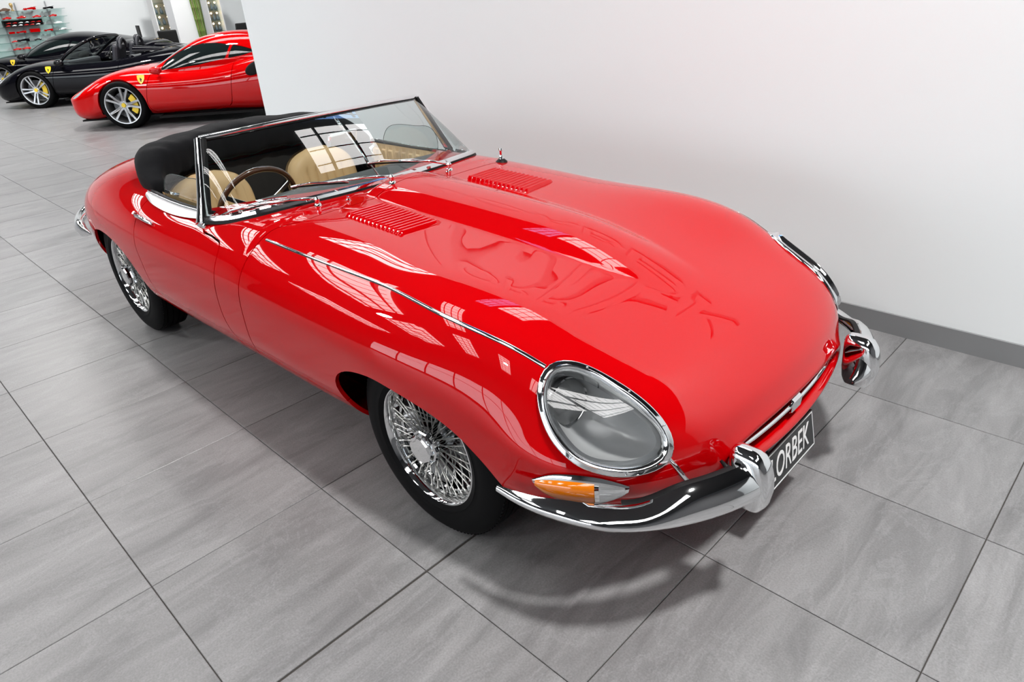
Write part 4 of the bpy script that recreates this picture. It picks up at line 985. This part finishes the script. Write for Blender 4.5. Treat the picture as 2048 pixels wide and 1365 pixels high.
def modern_car(name, label, contact, shift, paint, style, coupe, wheel_style, detail=True):
    t = tag(empty(name, tuple(place(contact, shift=shift)), HD), label, 'car')
    G = loft_grid(LOW if coupe else SPI, 110, 44); V_, F_ = skin(*G)
    def arch(V): return np.maximum(np.minimum(np.hypot(V[:, 0], V[:, 2]-.325), np.hypot(V[:, 0]+2.65, V[:, 2]-.33))-.365, .5-np.abs(V[:, 1]))
    V_, F_, _ = clip(V_, F_, arch(V_))
    hl_ = smoothpoly(HEADL, 40); V_, F_, FH = clip(V_, F_, np.where(np.abs(V_[:, 1]) > .4, sdpoly(V_[:, 0], V_[:, 2], hl_), 1.))
    if not coupe:      # cockpit opening
        V_, F_, _ = clip(V_, F_, np.maximum(sdpoly(V_[:, 0], V_[:, 1], smoothpoly([(-.45, 0), (-.50, .45), (-.62, .66), (-1.2, .72), (-1.75, .68), (-1.85, .4), (-1.85, -.4), (-1.75, -.68), (-1.2, -.72), (-.62, -.66), (-.50, -.45)], 60)), .5-V_[:, 2]))
    db = smoothpoly(DOORB, 80, True); dfun = lambda V: np.where(np.abs(V[:, 1]) > .55, sdpoly(V[:, 0], V[:, 2], db), 1.)
    V_, FBd, FD_ = clip(V_, F_, dfun(V_)-.004); V_, _, FD_ = clip(V_, FD_, dfun(V_)+.004); V_, FDa, FDb = clip(V_, FD_, V_[:, 1])
    bd = panel('body_shell', V_, FBd, paint, t, lip=.03); panel('door', V_, FDa, paint, t, lip=.03); panel('door', V_, FDb, paint, t, lip=.03)
    V_, ha, hb = clip(V_, FH, V_[:, 1])
    for f_ in (ha, hb): panel('headlamp', V_, f_, M['lampclear'], t, lip=.02, off=-.004)
    # dark underside, splitter, wheel wells
    B().prism([(.80, .115), (.80, .135), (.36, .145), (.36, .115)], -.70, .70).obj('front_splitter', M['wellblack'], t)
    b = B(); b.box((-3.3, -.60, .13), (.75, .60, .45))
    b.box((-.40, -.5, .12), (.40, .5, .60)); b.box((-3.05, -.5, .12), (-2.25, .5, .60)); b.obj('underbody', M['wellblack'], t)
    for xa in (0, -2.65):
        for sg in (1, -1): B().loft([[(xa+.37*math.cos(a), sg*yy, .325+.37*math.sin(a)) for a in np.linspace(-.3, math.pi+.3, 20)] for yy in (.90, .58)], False, False).obj('wheel_well', M['wellblack'], t)
    B().box((-2.25, -.80, .10), (-.42, .80, .135)).obj('sill_shade', M['wellblack'], t)  # black slab standing in for the shadow below the sills
    for xa in (0, -2.65):
        for sg in (1, -1): alloy_wheel(t, xa, sg*.835, wheel_style)
    shield(t, -.36, .672, flank_y(G, -.36, .672)+.003)
    for sg in (1, -1):
        mr = B().ball((0, 0, 0), .075, 16, (1.25, .85, .75)).obj('door_mirror', paint, t, smooth=True); mr.location = (-.63, sg*.985, .785)
        B().tube([(.0, -sg*.03, -.02), (.03, -sg*.14, -.06)], [.03, .022], 8).obj('mirror_arm', paint if coupe else M['black'], mr, smooth=True)
    if coupe:
        x, y, z = loft_grid(CAB, 90, 50); V2, F2 = skin(x, y, z); V2, F2, _ = clip(V2, F2, V2[:, 2]-.70)
        for poly in (SIDEWIN, QWIN):
            pp = np.array(poly)
            V2, F2, W_ = clip(V2, F2, np.where(np.abs(V2[:, 1]) > .25, sdpoly(V2[:, 0], V2[:, 2], pp), 1.)); V2, wa, wb_ = clip(V2, W_, V2[:, 1])
            for f_ in (wa, wb_): panel('side_window' if poly is SIDEWIN else 'quarter_window', V2, f_, M['darkglass'], t, lip=0, off=-.006)
        V2, F2, W_ = clip(V2, F2, sdpoly(V2[:, 0], V2[:, 1], smoothpoly([(-.20, 0), (-.24, .36), (-.40, .575), (-.65, .575), (-.92, .50), (-1.02, .40), (-1.05, 0), (-1.02, -.40), (-.92, -.50), (-.65, -.575), (-.40, -.575), (-.24, -.36)], 80)))
        panel('windscreen', V2, W_, M['darkglass'], t, lip=0, off=-.006); panel('roof', V2, F2, paint, t, lip=.02)
        for sg in (1, -1): o = B().ball((0, 0, 0), .10, 16, (1.6, .25, .8)).obj('side_intake', M['wellblack'], t, smooth=True); o.location = (-2.06, sg*.985, .73); o.rotation_euler = (0, math.radians(25), 0)
        B().box((-.30, -.55, .742), (-.22, .55, .752)).obj('wiper_tray', M['wellblack'], t)
    else:
        fr = [(-.42, -.62, .74), (-.60, -.70, .86), (-.90, -.66, 1.04), (-1.10, -.58, 1.13), (-1.17, -.35, 1.165), (-1.19, 0, 1.175), (-1.17, .35, 1.165), (-1.10, .58, 1.13), (-.90, .66, 1.04), (-.60, .70, .86), (-.42, .62, .74)]
        fr = smoothpoly(fr, 50, False); B().tube(fr, .028, 8).obj('windscreen_frame', M['blackpaint'], t, smooth=True)
        base = smoothpoly([(-.42, -.62, .74), (-.32, -.4, .76), (-.26, 0, .77), (-.32, .4, .76), (-.42, .62, .74)], 50, False)
        B().grid([[base[i]*(1-v)+fr[i]*v for i in range(50)] for v in np.linspace(0, 1, 8)]).obj('windscreen', M['glass2'], t, smooth=True)
        for sg in (1, -1):
            hp = [(-1.62, sg*.36+.14*math.cos(a), .92+.19*math.sin(a)) for a in np.linspace(0, math.pi, 14)]; B().tube(hp, .028, 8).obj('roll_hoop', M['greyfab'], t, smooth=True)
            se = B().box((-.06, -.20, 0), (.06, .20, .52)).obj('seat', M['greyfab'], t, bevel=.05); se.location = (-1.42, sg*.36, .52); se.rotation_euler = (0, math.radians(-14), 0)
            B().ball((-.02, 0, .58), .10, 12, (.5, 1, .8)).obj('headrest', M['greyfab'], se, smooth=True)
            fh = [[(-1.9-.95*u, sg*(.50+.16*math.cos(a)*(1-.6*u)), .875-.03*u+.10*(1-u)**.7*math.sin(a)) for a in np.linspace(0, math.pi, 12)] for u in np.linspace(0, 1, 10)]; B().grid(fh).obj('rear_fairing', paint, t, smooth=True)
        B().box((-1.90, -.62, .25), (-.4, .62, .30)).obj('cabin_floor', M['carpet'], t)
        B().box((-.62, -.62, .60), (-.45, .62, .79)).obj('dashboard', M['greyfab'], t, bevel=.04)
        B().box((-2.55, -.40, .89), (-1.95, .40, .905)).obj('engine_cover', M['darkglass'], t, bevel=.004)
        rg = [(-1.05+.03*math.sin(a)*0, -.36+.17*math.cos(a), .78+.17*math.sin(a)) for a in np.linspace(0, 2*math.pi, 30)]; B().tube(rg, .014, 8).obj('steering_wheel', M['black'], t)
    return t
M['glass2'] = thin_glass('car_glass', (.75, .85, .82), .08)
modern_car('coupe_car', 'glossy red mid-engined coupe with star-spoke wheels parked beside the white wall end', (-9.07, 3.27), 0, M['red2'], 0, True, 'star')
modern_car('convertible_car', 'black open-top sports car with silver wheels behind the red coupe', (-13.7, 3.27), .05, M['blackpaint'], 0, False, 'double')
modern_car('coupe_car', 'black closed coupe farthest back in front of the glass shelves', (-18.2, 3.27), -.40, M['blackpaint'], 0, True, 'double')

# ================================================================ glass shelves with model cars
M['shelfglass'] = thin_glass('shelf_glass', (.78, .90, .88), .06)
M['upright'] = mat('shelf_upright', (.55, .58, .60), .35, metal=.6)
SX = -20.99
sh = tag(empty('display_shelf', (SX, 5.0, 0)), 'wall-mounted glass display shelves holding model cars', 'shelf')
ROWS = [1.754, 1.567, 1.387, 1.221, 1.016, .825, .633]
for z in ROWS: B().box((.0, -1.1, z-.012), (.30, 1.10, z)).obj('shelf_board', M['shelfglass'], sh)
for y in (-.95, -.38, .02, .74): B().box((-.0, y-.010, .3), (.02, y+.010, 1.95)).obj('upright', M['upright'], sh)
for y in (-.95, -.38, .02, .74):
    for z in ROWS: pass
def model_car_mesh(h=.30, cab=.5):
    b = B(); rings = []
    for x, w_, z0, z1 in ((-.5, .10, .07, .14), (-.47, .19, .05, .19), (-.30, .21, .04, .22), (-.05, .205, .04, .20), (.25, .21, .04, .17), (.42, .19, .04, .13), (.5, .12, .05, .09)):
        rings.append([(x, -w_, z0), (x, w_, z0), (x, w_*1.02, (z0+z1)/2), (x, w_*.8, z1), (x, -w_*.8, z1), (x, -w_*1.02, (z0+z1)/2)])
    b.loft(rings); rings = []
    for x, w_, z1 in ((-.40, .12, .20), (-.22, .14, .27), (-.02, .135, .285), (.12, .14, .22), (.20, .13, .17)): rings.append([(x, -w_, .15), (x, w_, .15), (x, w_*.75, z1), (x, -w_*.75, z1)])
    b.loft(rings)
    for x in (-.30, .30):
        for s in (-1, 1): b.lathe([(.001, -.03), (.075, -.03), (.075, .03), (.001, .03)], 12, 'y', (x, s*.185, .075))
    return b
mcm = {}
def model(kind, colr):
    k = (kind, colr)
    if k not in mcm:
        m_ = {'red': M['red2'], 'black': M['blackpaint'], 'white': M['white'], 'silver': M['alloy'], 'brown': mat('brown_leather', (.12, .06, .03), .6), 'gold': mat('gold_trophy', (.65, .45, .18), .3, metal=.5)}[colr]
        if kind == 'car': o = model_car_mesh().obj('model_car', m_, None, smooth=40)
        elif kind == 'racer':
            b = B(); b.loft([[(x, -w_, z0), (x, w_, z0), (x, w_, z1), (x, -w_, z1)] for x, w_, z0, z1 in ((-.45, .06, .06, .2), (-.2, .14, .05, .22), (.1, .10, .05, .17), (.5, .03, .05, .09))]); b.box((.44, -.2, .05), (.52, .2, .07)); b.box((-.5, -.15, .22), (-.38, .15, .25))
            for x in (-.33, .33):
                for s in (-1, 1): b.lathe([(.001, -.04), (.085, -.04), (.085, .04), (.001, .04)], 12, 'y', (x, s*.2, .085))
            o = b.obj('model_racer', m_, None)
        elif kind == 'box': o = B().box((-.5, -.2, 0), (.5, .2, .36)).obj('boxed_model', m_, None, bevel=.02)
        elif kind == 'trophy':
            o = B().lathe([(.001, 0), (.22, 0), (.22, .12), (.10, .14), (.08, .35), (.20, .6), (.22, .9), (.12, 1.0), (.001, 1.0)], 16, 'z').obj('trophy', m_, None, smooth=50)
        mcm[k] = o.data; bpy.data.objects.remove(o)
    return mcm[k]
def shelf_y(cx_, row):        # crop column -> y on the shelf
    return np.interp(cx_, [200, 1000], [4.70, 6.02])-.012*(row)+.06*(row/7)
ITEMS = [(0, 100, 170, 'car', 'brown'), (0, 320, 60, 'trophy', 'gold'), (0, 560, 190, 'racer', 'red'), (0, 830, 160, 'racer', 'black'),
         (1, 170, 130, 'car', 'red'), (1, 400, 135, 'car', 'red'), (1, 620, 130, 'car', 'red'), (1, 740, 60, 'car', 'black'), (1, 860, 120, 'car', 'red'),
         (2, 900, 125, 'car', 'white'), (3, -15, 55, 'car', 'red'), (3, 205, 80, 'box', 'red'), (3, 340, 150, 'racer', 'red'), (3, 535, 140, 'box', 'red'), (3, 735, 140, 'racer', 'red'), (3, 945, 125, 'car', 'silver'),
         (4, 0, 90, 'car', 'red'), (4, 330, 190, 'racer', 'black'), (4, 535, 110, 'car', 'black'), (5, 40, 120, 'car', 'red'), (5, 330, 130, 'car', 'red'), (6, 140, 190, 'racer', 'red'), (6, 345, 100, 'racer', 'red')]
RN = ['top', 'second', 'third', 'fourth', 'fifth', 'sixth', 'lowest']; ON = ['first', 'second', 'third', 'fourth', 'fifth', 'sixth']
seen = {}
for row, cx_, w_, kind, colr in ITEMS:
    k = seen.get(row, 0); seen[row] = k+1
    nm = {'car': 'model_car', 'racer': 'model_racing_car', 'box': 'boxed_model', 'trophy': 'trophy'}[kind]; L_ = w_*.00178*.95
    o = inst(nm, model(kind, colr), None, (SX+.15, float(shelf_y(cx_, row)), ROWS[row]+.001), (0, 0, -math.pi/2), (L_ if kind != 'trophy' else .19,)*3)
    tag(o, 'small %s %s, %s from the left on the %s glass shelf' % (colr, {'car': 'model car', 'racer': 'model racing car', 'box': 'model box', 'trophy': 'trophy figure'}[kind], ON[k], RN[row]), {'car': 'model', 'racer': 'model', 'box': 'box', 'trophy': 'trophy'}[kind], 'models on the glass shelves')
cs = tag(empty('display_case', (SX+.15, float(shelf_y(400, 2)), ROWS[2]+.001)), 'black display case with tiny cars on the third glass shelf', 'case')
b = B(); b.box((-.05, -.45, 0), (-.03, .45, .15)); b.box((-.05, -.45, 0), (.08, .45, .01)); b.box((-.05, -.45, .14), (.08, .45, .15)); b.box((-.05, -.46, 0), (.08, -.45, .15)); b.box((-.05, .45, 0), (.08, .46, .15)); b.obj('case_body', M['black'], cs)
for k in range(6):
    for r_ in range(2): inst('tiny_car', model('car', ['red', 'white', 'silver', 'red'][(k+r_*3) % 4]), cs, (.03, -.36+.14*k+.03*r_, .012+.06*r_), (0, 0, -math.pi/2), (.11,)*3)

# ================================================================ column, lit cabinets, bamboo, desk things
M['column'] = plaster('white_column', (.84, .85, .87))
struct(B().box((-18.9, 8.06, 0), (-18.4, 8.62, CEIL)).obj('wall_column', M['column']))
M['cabback'] = mat('cabinet_back', (.40, .36, .33), .5); M['warm'] = mat('warm_lamp', (1, .8, .55), .4, emit=((1, .72, .38), 22)); M['bluegrey'] = mat('shelf_goods', (.10, .14, .18), .5)
for nm, y0, y1, lab in (('lit_cabinet', 7.98, 8.50, 'tall lit display cabinet left of the white column'), ('lit_cabinet', 9.52, 9.92, 'tall lit display cabinet right of the bamboo')):
    cb = tag(empty(nm, (-19.6, (y0+y1)/2, 0)), lab, 'cabinet'); hw = (y1-y0)/2
    B().box((-.25, -hw, 0), (-.22, hw, 2.5)).obj('back_panel', M['cabback'], cb)
    for s in (-1, 1): B().box((-.25, s*hw-.012, 0), (.12, s*hw+.012, 2.5)).obj('side_panel', M['white'], cb)
    for z in (.60, .88, 1.16, 1.44, 1.72, 2.0): B().box((-.22, -hw, z-.012), (.10, hw, z)).obj('shelf', M['shelfglass'], cb)
    for z in (1.08, 1.36, 1.64, 1.92):
        for s in (-.5, .4): B().ball((.02, s*hw, z), .026, 10).obj('lamp', M['warm'], cb, smooth=True)
    for z in (.88, 1.16, 1.44):
        for s in (-.6, .0, .55): B().lathe([(.001, 0), (.04, 0), (.05, .06), (.03, .12), (.015, .16), (.02, .18)], 10, 'z', (-.06, s*hw, z)).obj('ornament', M['bluegrey'], cb, smooth=True)
M['bamboo'] = mat('bamboo_green', (.16, .26, .05), .4); M['bamboo2'] = mat('bamboo_olive', (.22, .24, .07), .45); M['vase'] = mat('grey_vase', (.3, .3, .31), .3)
bm_ = tag(empty('bamboo_arrangement', (-18.0, 8.55, 0)), 'tall bundle of green bamboo stems in front of the white column', 'plant')
B().lathe([(.001, 0), (.20, 0), (.22, .30), (.16, .55), (.15, .56), (.14, .3), (.001, .05)], 24, 'z').obj('vase', M['vase'], bm_, smooth=50)
rs = random.Random(3)
for k in range(18):
    a = 2*math.pi*k/18; r0 = .03+.06*rs.random(); r1 = r0*1.2+.12*rs.random(); pts = [(r0*math.cos(a), r0*math.sin(a), .1)]
    rad = []
    for j in range(9):
        u = (j+1)/9; pts.append(((r0+(r1-r0)*u)*math.cos(a), (r0+(r1-r0)*u)*math.sin(a), .1+2.6*u))
    P2 = []; R2 = []
    for j in range(len(pts)-1):
        p_, q_ = np.array(pts[j]), np.array(pts[j+1]); P2 += [p_, p_*.96+q_*.04, p_*.5+q_*.5, p_*.04+q_*.96]; R2 += [.017, .014, .0135, .014]
    B().tube(P2, R2, 7).obj('stem', M['bamboo'] if k % 3 else M['bamboo2'], bm_, smooth=True)
def office_chair(x, y, rz, lab):
    c = tag(empty('office_chair', (x, y, 0), rz), lab, 'chair')
    B().box((-.24, -.24, .46), (.24, .24, .54)).obj('seat', M['black'], c, bevel=.03)
    bk = B().box((-.03, -.23, 0), (.03, .23, .52)).obj('backrest', M['black'], c, bevel=.025); bk.location = (-.24, 0, .56); bk.rotation_euler = (0, math.radians(-8), 0)
    B().tube([(0, 0, .06), (0, 0, .46)], .03, 10).obj('column', M['chrome'], c)
    for s in (-1, 1): B().tube([(-.18, s*.26, .50), (-.16, s*.29, .72), (.12, s*.29, .72), (.14, s*.26, .50)], .015, 8).obj('armrest', M['chrome'], c, smooth=True)
    for k in range(5): a = 2*math.pi*k/5; B().tube([(0, 0, .07), (.28*math.cos(a), .28*math.sin(a), .05)], .02, 8).obj('foot', M['black'], c); 
    return c
office_chair(-18.3, 9.62, math.radians(200), 'black office chair to the right of the bamboo')
office_chair(-17.6, 7.50, math.radians(150), 'black office chair to the left of the white column')
M['deskwood'] = mat('dark_desk', (.06, .05, .05), .4)
dk = tag(empty('desk', (-19.7, 7.0, 0)), 'dark desk against the back wall', 'desk')
B().box((-.4, -.7, .70), (.4, .7, .74)).obj('desk_top', M['deskwood'], dk)
for sx in (-1, 1):
    for sy in (-1, 1): B().box((sx*.36-.025, sy*.66-.025, 0), (sx*.36+.025, sy*.66+.025, .70)).obj('leg', M['deskwood'], dk)
mo = tag(empty('monitor', (-19.5, 7.42, .74)), 'dark computer monitor seen edge-on on the desk', 'monitor')
B().box((-.26, -.02, .10), (.26, .02, .46)).obj('screen', M['black'], mo, bevel=.006).rotation_euler = (0, 0, math.radians(-12))
B().box((-.03, -.03, .01), (.03, .03, .2)).obj('neck', M['black'], mo); B().box((-.1, -.12, 0), (.1, .12, .015)).obj('base', M['black'], mo)
